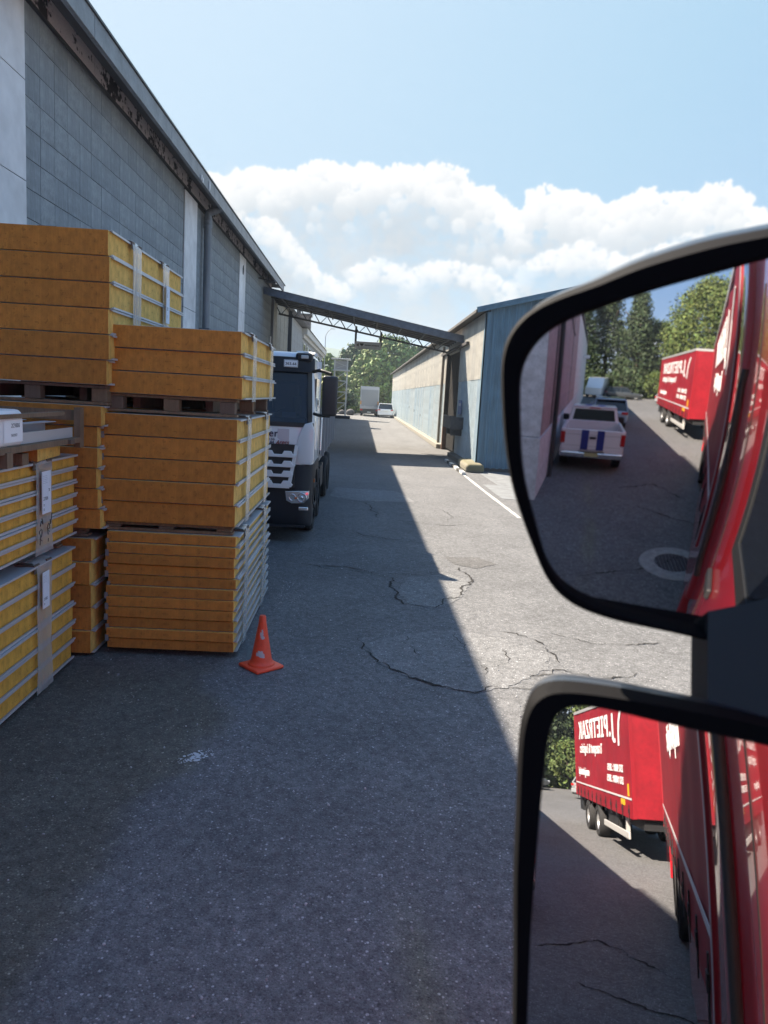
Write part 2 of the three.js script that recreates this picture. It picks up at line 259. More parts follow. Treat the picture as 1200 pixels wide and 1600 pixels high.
for (const [i, [pts, w]] of [
  [[[-0.55, -11.5], [0.09, -11.35], [0.6, -10.84], [0.62, -10.1], [0.67, -9.5], [1.07, -9.4], [1.48, -10.1], [1.78, -11.2], [1.72, -11.9]], 0.035], [[[-1.0, -11.7], [-0.4, -11.3], [0.7, -11.15], [1.35, -11.05]], 0.022],
  [[[0.12, -8.05], [0.2, -7.6], [0.29, -7.29], [0.59, -6.89], [1.15, -6.59], [1.47, -6.75], [1.78, -6.78]], 0.04], [[[1.58, -6.45], [1.9, -6.3], [2.5, -6.34]], 0.03], [[[1.75, -7.1], [2.15, -7.3], [2.4, -7.1], [2.9, -7.3]], 0.025],
  [[[1.72, -8.55], [2.05, -8.3], [2.2, -7.75], [2.1, -7.5]], 0.025], [[[0.62, -8.2], [0.7, -7.6], [0.98, -7.25], [1.4, -7.2]], 0.014], [[[1.42, -7.3], [1.62, -7.45], [1.68, -7.9]], 0.014], [[[1.2, -8.4], [1.26, -7.6], [1.3, -6.9]], 0.012],
  [[[0.2, -19.2], [0.35, -17.5], [0.5, -16.4]], 0.03], [[[0.9, -16.2], [1.7, -15.9], [2.4, -16.1]], 0.03], [[[-0.2, -15], [0.2, -14.2], [0.9, -13.9]], 0.025], [[[2.3, -8.6], [2.8, -8.2], [3.6, -8.4]], 0.022], [[[1.9, -18.8], [2.2, -17.2], [2.0, -16.3]], 0.02],
  [[[0.3, 3.1], [1.2, 3.5], [2.2, 4.2]], 0.04], [[[1.4, 6.2], [2.4, 5.3], [3.2, 4.9], [4.2, 5.1]], 0.05], [[[1.1, 7.4], [2.0, 7.9], [2.6, 6.6], [3.4, 6.2]], 0.06], [[[0.4, 2.0], [1.3, 2.4], [2.1, 2.3]], 0.04],
].entries()) { const c = obj('crack', crack(pts, w, 11 + i), crackMat, ground); c.castShadow = false; }
// loose chips lying on the yard: a scatter nobody could count
{
  const R = rng(99), geo = new THREE.IcosahedronGeometry(1, 0), im = new THREE.InstancedMesh(geo, std([0.34, 0.34, 0.33], 0.9), 900), m = new THREE.Matrix4(), q = new THREE.Quaternion();
  for (let i = 0; i < 900; i++) { let x, z; if (i < 150) { x = -1.0 + 0.5 * R() * R() + 0.05; z = -9.2 - 1.2 * R(); } else { z = -2.6 - 10 * R() ** 1.4; x = -2.3 + 4.2 * R(); } const s = 0.003 + 0.006 * R() ** 2; q.setFromEuler(new THREE.Euler(R() * 6, R() * 6, R() * 6)); m.compose(V3(x, s * 0.35, z), q, V3(s * 1.4, s * 0.8, s)); im.setMatrixAt(i, m); const gq = 0.45 + 0.9 * R(); im.setColorAt(i, col(gq, gq, gq * 1.03)); }
  im.name = 'loose_grit'; im.userData = { kind: 'stuff', label: 'pale loose stone chips scattered over the shaded asphalt', category: 'grit' }; scene.add(im);
}
const roadPaint = std([0.62, 0.62, 0.58], 0.75, 0, { map: mottle });
{ // worn paint
  const R = rng(7), A = [], B = []; for (let k = 0; k <= 60; k++) { const z = -33.2 + k * 0.262, x = 3.79 + 0.012 * Math.sin(k * 0.12), w = 0.04 + 0.022 * R(); A.push([x - w, 0.0055, z]); B.push([x + w, 0.0055, z]); }
  obj('painted_line', uvBox(quads([B, A])), roadPaint, ground);
  const flecks = []; for (let k = 0; k < 90; k++) { const t = R() * 2 - 1, u = (R() + R() - 1), x = -1.045 + 0.09 * t + 0.05 * u + 0.03 * (R() - 0.5), z = -5.16 - 0.11 * t + 0.05 * u + 0.03 * (R() - 0.5), s = 0.003 + 0.016 * R() * (1 - Math.abs(t)); flecks.push(new THREE.CircleGeometry(s, 6).scale(1, 0.6 + R(), 1).rotateX(-Math.PI / 2).rotateY(R() * 6).translate(x, 0.0045 + k * 2e-5, z)); }
  obj('paint_remnant', flecks, std([0.5, 0.53, 0.55], 0.8), ground);
}
// concrete apron before the shed's end wall
const concrete = std([0.235, 0.25, 0.26], 0.9, 0, { map: mottle, bumpMap: grit, bumpScale: 0.003 });
struct('concrete_apron', [uvBox(b2(4.02, 9.2, -0.05, 0.006, -24.4, -20.9), 0.5), uvBox(b2(4.5, 9.2, -0.05, 0.006, -28.4, -24.42), 0.5)], concrete, 'pale concrete slab in front of the blue end wall');

// ================================================================ LEFT WAREHOUSE
const WX = -4.6, tileA = std([0.39, 0.44, 0.47], 0.85, 0, { map: streaks }), tileB = std([0.36, 0.41, 0.44], 0.85, 0, { map: rep(streaks, 0.7, 1.3) }), tileC = std([0.40, 0.45, 0.475], 0.85, 0, { map: rep(mottle, 0.8) });
const whitePanel = std([1.1, 1.13, 1.16], 0.6, 0, { map: rep(mottle, 0.25) }), darkGap = std([0.06, 0.06, 0.06], 0.95), steelGrey = std([0.30, 0.325, 0.35], 0.5, 0.2, { map: rep(mottle, 0.6) });
{
  const t = thing('warehouse', 'long grey warehouse clad in small square slabs, with deep dark eaves', 'warehouse', [WX, 0, -16]);
  const L = (g) => g.translate(-WX, 0, 16);                          // world to the thing's own axes
  obj('wall', L(uvBox(b2(WX - 8, WX - 0.03, 0, 8.0, -38.6, 6))), darkGap, t);
  // slabs of the facing: one mesh each where they show largest, the rest joined
  const R = rng(3), tw = 0.5, th = 0.385, top = 7.4, geoS = [0, 1, 2].map((k) => uvBox(rb(0.03, th - 0.008, tw - 0.008, 0.004, 0, 0, 0, 1).translate(0, 0, 0), 0.7 + 0.2 * k)), rest = [], cand = [];
  for (const [za, zb] of [[-19.9, -10.86], [-28.5, -22.55], [-38.5, -30.05]]) {
    const n = Math.round((zb - za) / tw), w = (zb - za) / n;
    for (let i = 0; i < n; i++) for (let j = 0; j < 19; j++) cand.push([za + (i + 0.5) * w, top - (j + 0.5) * th, w / tw, j]);
  }
  const shows = ([z, y]) => { const px = 768 / -z; return y > (z > -14 ? 4.35 : z > -20 ? 4.0 : 3.7) ? px * px : 0; };
  cand.sort((a, b) => shows(b) - shows(a));
  cand.forEach(([z, y, sc, j], k) => {
    const dx = (R() - 0.5) * 0.005, mat = R() < 0.5 ? tileA : R() < 0.6 ? tileB : tileC, g = geoS[Math.floor(R() * 3)], ry = (R() - 0.5) * 0.012;
    if (k < 300) { const m = put('wall_slab', g, mat, t, WX - 0.012 + dx - WX, y, z + 16, ry); m.scale.z = sc; }
    else rest.push(g.clone().scale(1, 1, sc).translate(dx - 0.012, y, z + 16));
  });
  const rs = obj('small_slabs', rest, tileB, t); rs.userData.kind = 'stuff';
  // flat white panels and strips
  const wp = (za, zb, ys, x = WX + 0.03) => { for (let k = 0; k + 1 < ys.length; k++) obj('white_panel', L(uvBox(rb2(x - 0.03, x, ys[k] + 0.006, ys[k + 1] - 0.006, za, zb, 0.004, 1), 0.4)), whitePanel, t); };
  wp(-10.83, -8.4, [0, 1.6, 3.3, 5.15, 6.4, 7.4]); wp(-8.37, -5.2, [0, 1.6, 3.3, 5.15, 6.4, 7.4]); wp(-5.17, -1, [0, 2.5, 5, 7.4]); wp(-0.97, 5.95, [0, 2.5, 5, 7.4]);
  wp(-21.35, -19.95, [0, 2.2, 4.55, 7.36]); wp(-29.95, -28.55, [0, 1.5, 3.6, 5.4, 7.38]); wp(-38.5, -38.2, [0, 5.2], WX + 0.05);
  obj('infill_panel', L(uvBox(b2(WX - 0.03, WX, 0, 7.3, -22.5, -21.4))), tileB, t);
  obj('vent_hole', L(new THREE.CylinderGeometry(0.11, 0.11, 0.02, 20).rotateZ(Math.PI / 2).scale(1, 1.5, 1).translate(WX + 0.034, 6.9, -29.3)), darkGap, t);
  // stained concrete band under the eaves
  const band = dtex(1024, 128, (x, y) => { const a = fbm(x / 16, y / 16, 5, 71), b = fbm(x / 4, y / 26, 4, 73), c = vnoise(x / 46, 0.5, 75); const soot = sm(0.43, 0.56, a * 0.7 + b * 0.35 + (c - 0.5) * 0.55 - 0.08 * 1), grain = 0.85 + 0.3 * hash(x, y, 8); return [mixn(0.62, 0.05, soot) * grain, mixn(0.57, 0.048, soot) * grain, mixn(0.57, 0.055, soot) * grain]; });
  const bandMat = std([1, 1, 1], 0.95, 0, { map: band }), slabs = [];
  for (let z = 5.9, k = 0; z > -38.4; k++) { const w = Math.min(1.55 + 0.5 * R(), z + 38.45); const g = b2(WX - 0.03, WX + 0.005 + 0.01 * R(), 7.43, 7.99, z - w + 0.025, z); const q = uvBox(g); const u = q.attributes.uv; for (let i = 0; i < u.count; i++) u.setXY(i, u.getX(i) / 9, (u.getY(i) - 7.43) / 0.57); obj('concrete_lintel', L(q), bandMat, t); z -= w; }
  obj('cladding_trim', L(b2(WX, WX + 0.05, 7.395, 7.43, -38.5, 5.9)), std([0.045, 0.05, 0.06], 0.6), t);
  obj('cable', L(tube([[WX + 0.06, 7.40, 4], [WX + 0.07, 7.36, -4], [WX + 0.07, 7.41, -10], [WX + 0.08, 7.33, -13.2], [WX + 0.07, 7.40, -15], [WX + 0.07, 7.37, -19], [WX + 0.06, 7.39, -22]], 0.014, 80, 6)), darkGap, t);
  // eaves: soffit boards, fascia, roof
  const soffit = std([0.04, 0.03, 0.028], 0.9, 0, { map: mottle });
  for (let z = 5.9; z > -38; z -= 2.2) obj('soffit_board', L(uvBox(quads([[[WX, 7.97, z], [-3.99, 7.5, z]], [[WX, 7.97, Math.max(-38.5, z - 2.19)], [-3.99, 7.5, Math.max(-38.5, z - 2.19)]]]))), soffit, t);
  for (let z = 5.9; z > -38; z -= 4.4) obj('fascia', L(uvBox(rb2(-4.05, -3.97, 7.31, 7.62, Math.max(-38.5, z - 4.39), z, 0.01, 1), 0.6)), steelGrey, t);
  obj('roof_flashing', L(b2(-4.2, -3.945, 7.62, 7.655, -38.55, 5.95)), std([0.05, 0.055, 0.065], 0.5, 0.3), t);
  obj('roof', L(uvBox(quads([[[-4.0, 7.64, 5.95], [-12.6, 9.6, 5.95]], [[-4.0, 7.64, -38.55], [-12.6, 9.6, -38.55]]]))), std([0.16, 0.16, 0.17], 0.8), t);
  obj('gable', L(new THREE.ShapeGeometry(new THREE.Shape([[-12.6, 7.8], [-4.1, 7.5], [-4.1, 7.62], [-12.6, 9.57]].map((p) => new THREE.Vector2(...p)))).translate(0, 0, -38.5)), tileA, t);
  for (const [z, y] of [[-18.8, 7.33], [-18.95, 7.3], [-19.75, 7.33]]) obj('fascia_clip', L(b2(-3.965, -3.94, y, y + (z < -19.5 ? 0.2 : 0.1), z - 0.06, z)), std([0.8, 0.8, 0.78], 0.5), t);
  // downpipe with collar and shoe, lamp bracket
  const dp = obj('downpipe', L([new THREE.CylinderGeometry(0.1, 0.1, 6.9, 18).translate(WX + 0.16, 3.85, -22.1), bar([WX + 0.16, 7.28, -22.1], [-4.12, 7.42, -22.1], 0.1, 14)].reduce((a, b) => merge([a, b]))), steelGrey, t);
  obj('collar', L(new THREE.CylinderGeometry(0.118, 0.118, 0.3, 18).translate(WX + 0.16, 7.02, -22.1)), steelGrey, dp); obj('shoe', L(rb2(WX, WX + 0.3, 3.95, 4.2, -22.3, -21.9, 0.02)), std([0.1, 0.11, 0.13], 0.6), dp);
  obj('lamp_bracket', L([bar([WX + 0.02, 7.25, -33.6], [WX + 0.45, 7.2, -33.9], 0.03), rb2(WX + 0.3, WX + 0.7, 7.12, 7.2, -34.15, -33.8, 0.03), bar([WX + 0.4, 7.2, -33.9], [WX + 0.4, 7.42, -33.9], 0.02)].reduce((a, b) => merge([a, b]))), std([0.03, 0.03, 0.035], 0.6), t);
  obj('corner_post', L(b2(WX - 0.02, WX + 0.12, 0, 7.4, -38.75, -38.55)), std([0.16, 0.17, 0.19], 0.6), t);
}
// lower building farther along the lane: beige panels, then an office wing with windows and a chimney
{
  const t = thing('office_wing', 'distant pale workshop wing with a window row and a stubby chimney', 'building', [WX, 0, -64]); const L = (g) => g.translate(-WX, 0, 64);
  const beige = std([0.42, 0.40, 0.34], 0.85, 0, { map: streaks }), pale = std([0.42, 0.44, 0.46], 0.8, 0, { map: streaks }), trim = std([0.5, 0.5, 0.48], 0.7), dark = std([0.05, 0.055, 0.06], 0.4);
  obj('wall', L(uvBox(b2(WX - 9, WX - 0.05, 0, 7.3, -89, -38.9))), pale, t);
  for (let k = 0; k < 4; k++) obj('beige_panel', L(uvBox(b2(WX - 0.05, WX, 0, 7.28, -40.9 - k * 2.05 - 0.02, -38.95 - k * 2.05))), beige, t);
  obj('rail_post', L(b2(WX, WX + 0.22, 0, 7.35, -47.7, -47.35)), dark, t);
  for (let k = 0; k < 5; k++) obj('wall_panel', L(uvBox(b2(WX - 0.04, WX, 0, 6.6, -49.9 - k * 2.1, -47.85 - k * 2.1))), pale, t);
  for (let k = 0; k < 9; k++) { const z = -59.5 - k * 3.2; const w = obj('window', L(b2(WX - 0.04, WX + 0.02, 4.2, 6.3, z - 2.4, z)), trim, t); obj('pane', L(b2(WX + 0.02, WX + 0.03, 4.3, 6.2, z - 1.15, z - 0.08)), phys([0.03, 0.04, 0.05], { roughness: 0.08 }), w); obj('blind', L(b2(WX + 0.02, WX + 0.028, 4.3, 6.2, z - 2.32, z - 1.25)), k % 2 ? std([0.62, 0.62, 0.6], 0.7) : dark, w); }
  for (let k = 0; k < 9; k++) obj('window', L(b2(WX - 0.04, WX + 0.02, 1.0, 3.0, -61.9 - k * 3.2, -59.5 - k * 3.2)), dark, t);
  obj('cornice', L([b2(WX - 0.05, WX + 0.35, 6.85, 7.3, -89.2, -58.5), b2(WX - 0.05, WX + 0.12, 6.6, 6.85, -89.2, -58.5)].reduce((a, b) => merge([a, b]))), trim, t);
  const rf = obj('roof', L(uvBox(quads([[[WX + 0.45, 7.32, -38.9], [WX - 9, 8.4, -38.9]], [[WX + 0.45, 7.32, -89.3], [WX - 9, 8.4, -89.3]]]))), std([0.2, 0.2, 0.21], 0.85), t);
  const ch = obj('chimney', L(uvBox(b2(-6.4, -4.85, 7.2, 9.25, -70.8, -69.2))), std([0.2, 0.17, 0.15], 0.9, 0, { map: mottle }), rf); obj('cap', L([b2(-6.5, -4.75, 9.25, 9.4, -70.9, -69.1), b2(-6.1, -5.75, 9.4, 10.1, -70.3, -69.9)].reduce((a, b) => merge([a, b]))), std([0.09, 0.085, 0.08], 0.9), ch);
}
// ================================================================ CANOPY ACROSS THE LANE
{
  const t = thing('canopy', 'sloping flat canopy on an open truss spanning the lane between both buildings', 'canopy', [0, 0, -37.6]); const L = (g) => g.translate(0, 0, 37.6);
  const xl = -4.55, xr = 4.45, yl = 7.08, yr = 5.48, y = (x) => mixn(yl, yr, (x - xl) / (xr - xl)), blue = std([0.125, 0.155, 0.215], 0.55, 0.2, { map: mottle }), under = std([0.12, 0.10, 0.09], 0.9, 0, { map: mottle }), iron = std([0.05, 0.05, 0.055], 0.7);
  const slab = (xa, xb, za, zb, o0, o1) => { const g = quads([[[xa, y(xa) + o1, za], [xb, y(xb) + o1, za]], [[xa, y(xa) + o1, zb], [xb, y(xb) + o1, zb]], [[xa, y(xa) + o0, zb], [xb, y(xb) + o0, zb]], [[xa, y(xa) + o0, za], [xb, y(xb) + o0, za]], [[xa, y(xa) + o1, za], [xb, y(xb) + o1, za]]]); return g; };
  for (let k = 0; k < 9; k++) obj('roof_sheet', L(uvBox(slab(xl + k, xl + k + 0.99, -41.2, -35.15, -0.06, -0.02))), under, t);
  for (let k = 0; k < 6; k++) obj('fascia_sheet', L(uvBox(slab(xl + 1.5 * k, xl + 1.5 * k + 1.493, -35.14, -35.08, -0.30, 0.0))), blue, t);
  obj('edge_trim', L(slab(xl, xr, -35.2, -35.05, 0.0, 0.025)), std([0.06, 0.07, 0.09], 0.5), t);
  obj('rear_fascia', L(uvBox(slab(xl, xr, -41.28, -41.21, -0.09, 0))), blue, t);
  for (let k = 0; k < 6; k++) obj('purlin', L(slab(xl, xr, -36.1 - k * 0.95, -36.02 - k * 0.95, -0.11, -0.062)), iron, t);
  for (let k = 0; k < 8; k++) { const x = xl + 0.6 + k * 1.13; obj('rafter', L(beam([x, y(x) - 0.15, -35.2], [x, y(x) - 0.13, -41.1], 0.06, 0.07)), iron, t); }
  const yc = (x) => mixn(6.54, 5.08, (x + 4.5) / 8.9);                                             // lower chord of the truss
  obj('truss_chord', L(beam([-4.5, yc(-4.5), -41], [4.4, yc(4.4), -41], 0.09, 0.09)), iron, t);
  for (let k = 0; k < 13; k++) { const a = -4.4 + k * 0.68; obj('truss_web', L([bar([a, yc(a), -41], [a - 0.3, y(a - 0.3) - 0.08, -41], 0.028, 6), bar([a + 0.03, yc(a), -41], [a + 0.36, y(a + 0.36) - 0.08, -41], 0.02, 6)].reduce((p, q) => merge([p, q]))), iron, t); }
  obj('drain_rod', L(bar([-4.4, 6.95, -35.3], [-3.5, 6.45, -36.4], 0.02)), iron, t);
  const s = thing('hanging_sign', 'small pale sign board hanging on two dark posts under the canopy', 'sign', [0.2, 5.03, -41]);
  const face = canvasTex(512, 128, (g, w, h) => { g.fillStyle = '#e2e8ec'; g.fillRect(0, 0, w, h); g.fillStyle = '#15191f'; g.beginPath(); g.moveTo(20, 62); g.lineTo(62, 20); g.lineTo(62, 100); g.fill(); g.beginPath(); g.moveTo(80, 24); g.lineTo(170, 24); g.lineTo(128, 96); g.lineTo(112, 60); g.lineTo(100, 70); g.fill(); g.fillStyle = '#4a525a'; for (let k = 0; k < 17; k++) g.fillRect(190 + k * 17.5, 48 + (k % 3), k === 7 ? 4 : 12, 26 - (k % 4)); });
  obj('board', rb(1.36, 0.38, 0.05, 0.01, 0, 0.165, 0), std([0.75, 0.77, 0.78], 0.6), s); obj('lettering', new THREE.PlaneGeometry(1.3, 0.28).translate(0, 0.165, 0.028), std([1, 1, 1], 0.6, 0, { map: face }), s);
  for (const x of [-0.66, 0.66]) obj('post', b2(x - 0.055, x + 0.055, 0.1, y(0.2 + x) - 5.03 - 0.2, -0.1, -0.03), iron, s);
}

// ================================================================ BLUE SHED ON THE RIGHT
const SX = 4.52;
const blueSheet = std([0.70, 0.81, 0.86], 0.6, 0.1, { map: streaks }), blueSheet2 = std([0.66, 0.785, 0.85], 0.62, 0.1, { map: rep(streaks, 1.3, 0.8) }), creamSheet = std([0.90, 0.87, 0.79], 0.6, 0.1, { map: streaks }), creamSheet2 = std([0.87, 0.84, 0.765], 0.62, 0.1, { map: rep(streaks, 0.8, 1.1) }), endBlue = std([0.135, 0.26, 0.355], 0.55, 0.1, { map: rep(streaks, 0.7, 0.5) });
function ribbed(w, y0, y1a, y1b, pitch, depth, tz = 0.3) {           // trapezoid-ribbed sheet in x, y facing +z; the top runs from y1a to y1b
  const xs = []; const n = Math.round(w / pitch); for (let k = 0; k < n; k++) { const a = k * pitch; xs.push([a, 0], [a + pitch * tz, 0], [a + pitch * 0.5, depth], [a + pitch * (1 - 0.12), depth]); } xs.push([w, 0]);
  const top = xs.map(([x, d]) => [x, mixn(y1a, y1b, x / w), d]), bot = xs.map(([x, d]) => [x, y0, d]);
  return quads([bot, top]);
}
{
  const t = thing('corrugated_shed', 'long blue and cream corrugated metal shed with an open sliding doorway', 'shed', [SX, 0, -29.15]); const L = (g) => g.translate(-SX, 0, 29.15);
  const w = 1.0, low = uvBox(ribbed(w, 0.2, 3.5, 3.5, 0.2, 0.045).rotateY(-Math.PI / 2), 0.5), high = uvBox(ribbed(w, 3.47, 5.92, 5.92, 0.2, 0.045).rotateY(-Math.PI / 2), 0.5);
  const R = rng(17), zEnd = -115, blues = [blueSheet, blueSheet2, std([0.58, 0.72, 0.82], 0.6, 0.1, { map: rep(streaks, 0.9, 0.6) }), std([0.74, 0.82, 0.85], 0.6, 0.1, { map: rep(streaks, 1.7, 0.5) })], creams = [creamSheet, creamSheet2, std([0.82, 0.80, 0.74], 0.62, 0.1, { map: rep(streaks, 1.5, 0.7) })];
  for (let z = -29.25; z > zEnd; z -= w) {
    const k = R(), inDoor = z - w < -36.3 && z > -41.1;
    if (!inDoor) { put('lower_sheet', low, blues[Math.floor(k * 4)], t, 0.012 * R(), 0, z - w + 29.15); put('upper_sheet', high, creams[Math.floor(R() * 3)], t, -0.016 + 0.010 * R(), 0, z - w + 29.15); }
  }
  const rust = std([0.16, 0.075, 0.045], 0.9, 0, { map: mottle }), black = std([0.03, 0.03, 0.033], 0.8), dk = std([0.035, 0.03, 0.028], 0.9, 0, { map: mottle });
  // doorway
  obj('door_jamb', L(b2(SX - 0.12, SX + 0.1, 1.2, 5.0, -41.3, -41.05)), dk, t); obj('door_jamb', L(b2(SX - 0.06, SX + 0.1, 0, 5.0, -36.45, -36.3)), dk, t);
  obj('rusty_jamb_foot', L(uvBox(b2(SX - 0.125, SX + 0.1, 0, 1.2, -41.32, -41.04))), rust, t);
  obj('door_header', L(uvBox(b2(SX - 0.02, SX + 0.05, 4.95, 5.95, -41.1, -36.3))), creamSheet2, t);
  obj('sliding_door_rail', L(b2(SX - 0.2, SX - 0.06, 5.0, 5.12, -43.5, -33.2)), black, t);
  obj('sliding_door', L(uvBox(ribbed(3.2, 0.12, 4.95, 4.95, 0.2, 0.04).rotateY(-Math.PI / 2).translate(SX + 0.12, 0, -41.0))), dk, t);
  for (let k = 0; k < 6; k++) obj('door_plank', L(uvBox(b2(SX + 0.3, SX + 0.36, 0.1, 4.4, -40.9 + k * 0.32, -40.62 + k * 0.32))), std([0.05 + 0.012 * k, 0.035, 0.03], 0.9), t);
  obj('downpipe', L(merge([bar([SX - 0.12, 0.2, -43.0], [SX - 0.12, 5.5, -43.0], 0.07, 12)])), std([0.2, 0.17, 0.14], 0.7, 0.1, { map: mottle }), t);
  for (let k = 0; k < 3; k++) obj('wall_stud', L(b2(SX - 0.065, SX - 0.045, 1.3 + 0.2 * k, 1.5 + 0.2 * k, -58.2 - 7 * k, -58 - 7 * k)), black, t);
  // eaves and roof
  obj('soffit', L(quads([[[SX - 0.4, 5.9, -29.0], [SX + 0.05, 6.0, -29.0]], [[SX - 0.4, 5.9, zEnd], [SX + 0.05, 6.0, zEnd]]])), std([0.09, 0.08, 0.07], 0.9), t);
  for (let z = -29; z > zEnd; z -= 6) obj('gutter', L(uvBox(rb2(SX - 0.46, SX - 0.38, 5.86, 5.99, Math.max(zEnd, z - 5.98), z, 0.02, 1))), std([0.12, 0.115, 0.11], 0.7, 0.1, { map: mottle }), t);
  const slope = 0.268, ridge = 13.5, ry = 5.98 + (ridge - SX + 0.4) * slope;
  obj('roof', L([quads([[[SX - 0.4, 5.99, -28.95], [ridge, ry, -28.95]], [[SX - 0.4, 5.99, zEnd], [ridge, ry, zEnd]]]), quads([[[ridge, ry, -28.95], [23, 5.9, -28.95]], [[ridge, ry, zEnd], [23, 5.9, zEnd]]])].reduce((a, b) => merge([a, b]))), std([0.24, 0.25, 0.27], 0.7, 0.2), t);
  obj('far_walls', L([b2(22.4, 22.5, 0, 6, zEnd, -29.3), b2(SX + 0.1, 22.4, 0, 6, zEnd - 0.1, zEnd)].reduce((a, b) => merge([a, b]))), blueSheet, t);
  // end wall: dark blue ribbed sheets, verge flashing, corner trim
  for (let k = 0; k < 18; k++) { const x = SX + 0.1 + k, h = (q) => q < ridge ? 5.98 + (q - SX + 0.4) * slope : ry - (q - ridge) * 0.26; obj('end_sheet', L(uvBox(ribbed(1.0, 0.12, h(x) - 0.02, h(x + 1) - 0.02, 0.25, 0.035, 0.55).translate(x, 0, -29.15), 0.5)), endBlue, t); }
  obj('verge_flashing', L(beam([SX - 0.42, 5.96, -29.0], [ridge, ry - 0.02, -29.0], 0.14, 0.2)), endBlue, t);
  obj('corner_trim', L([b2(SX - 0.07, SX + 0.12, 0.12, 5.93, -29.16, -29.09), b2(SX - 0.075, SX - 0.02, 0.12, 5.92, -29.26, -29.09)].reduce((a, b) => merge([a, b]))), endBlue, t);
  obj('base_strip', L(b2(SX - 0.02, 22, 0, 0.14, -29.24, -29.12)), std([0.05, 0.05, 0.05], 0.95), t);
  const tap = obj('standpipe', L([bar([6.1, 1.2, -29.0], [6.28, 3.05, -29.0], 0.022), bar([6.28, 3.05, -29.0], [6.75, 3.12, -29.0], 0.022)].reduce((a, b) => merge([a, b]))), black, t); obj('weight', L(rb2(6.03, 6.15, 0.95, 1.3, -29.06, -28.94, 0.02)), rust, tap); obj('bracket', L(b2(6.45, 6.85, 3.06, 3.2, -29.1, -28.98)), std([0.4, 0.36, 0.12], 0.8), tap);
  obj('notice', L(b2(6.95, 7.3, 2.15, 2.6, -29.09, -29.08)), std([0.5, 0.56, 0.6], 0.6), t);
  // footing and kerb
  const foot = std([0.33, 0.31, 0.26], 0.95, 0, { map: mottle, bumpMap: grit, bumpScale: 0.006 });
  for (let z = -41.5; z > zEnd; z -= 3.6) obj('concrete_footing', L(uvBox(rb2(SX - 0.36, SX + 0.04, 0, 0.24, Math.max(zEnd, z - 3.57), z, 0.03, 1))), foot, t);
  obj('concrete_footing', L(uvBox(rb2(SX - 0.34, SX + 0.04, 0, 0.2, -36.2, -31.5, 0.03, 1))), std([0.1, 0.1, 0.09], 0.95), t);
}
{ // the rest of the kerb, the mossy corner block, the wall box and its notice
  const k = thing('corner_block', 'low mossy concrete block at the corner of the blue shed', 'block', [4.35, 0, -29.6]);
  const g = smooth(uvBox(new RoundedBoxGeometry(0.7, 0.36, 2.6, 4, 0.14).translate(0, 0.14, 0)), 50); const p = g.attributes.position; for (let i = 0; i < p.count; i++) { const d = fbm(p.getX(i) * 3 + 5, p.getZ(i) * 3 + p.getY(i) * 2, 4, 81) - 0.5; p.setXYZ(i, p.getX(i) * (1 + 0.2 * d), Math.max(0, p.getY(i) * (1 + 0.35 * d)), p.getZ(i) * (1 + 0.04 * d)); } g.computeVertexNormals();
  obj('stone', tint(g, (x, y, z) => { const m = sm(0.4, 0.62, fbm(x * 5, z * 5 + y * 3, 4, 83)); return [mixn(0.20, 0.15, m), mixn(0.185, 0.135, m), mixn(0.145, 0.075, m)]; }), std([1, 1, 1], 0.95, 0, { vertexColors: true, bumpMap: grit, bumpScale: 0.01 }), k);
  const e = thing('painted_kerb', 'black and white painted kerb along the doorway of the shed', 'kerb', [3.78, 0, -30.1]); const wh = std([0.75, 0.75, 0.72], 0.7, 0, { map: mottle }), bl = std([0.03, 0.03, 0.03], 0.8);
  for (let i = 0; i < 7; i++) obj('kerb_stone', rb2(-0.07, 0.07, 0, 0.11, -2.9 + i * 0.83, -2.08 + i * 0.83, 0.02, 1), i % 2 ? bl : wh, e);
  const c = thing('wall_bin', 'dark steel bin fixed beside the shed doorway', 'bin', [4.3, 1.38, -34.9]); const st = std([0.075, 0.085, 0.105], 0.6, 0.2, { map: mottle });
  obj('tub', [b2(-0.38, -0.34, 0, 0.52, -1.3, 1.3), b2(-0.34, 0.2, 0, 0.04, -1.3, 1.3), b2(-0.34, 0.2, 0.04, 0.52, -1.3, -1.26), b2(-0.34, 0.2, 0.04, 0.52, 1.26, 1.3)], st, c); obj('rim', rb2(-0.42, -0.33, 0.5, 0.56, -1.34, 1.34, 0.02), st, c); obj('bracket', [b2(-0.3, 0.2, -0.3, 0, -0.9, -0.8), b2(-0.3, 0.2, -0.3, 0, 0.8, 0.9)], st, c);
  const n = thing('blue_notice', 'blue notice sheet on the shed wall above the bin', 'notice', [4.42, 2.02, -34.6]); obj('sheet', bx(0.02, 0.62, 1.1, 0, 0.31, 0), std([0.09, 0.17, 0.4], 0.5), n); obj('print', bx(0.01, 0.12, 0.8, -0.014, 0.42, 0), std([0.4, 0.45, 0.55], 0.6), n);
}

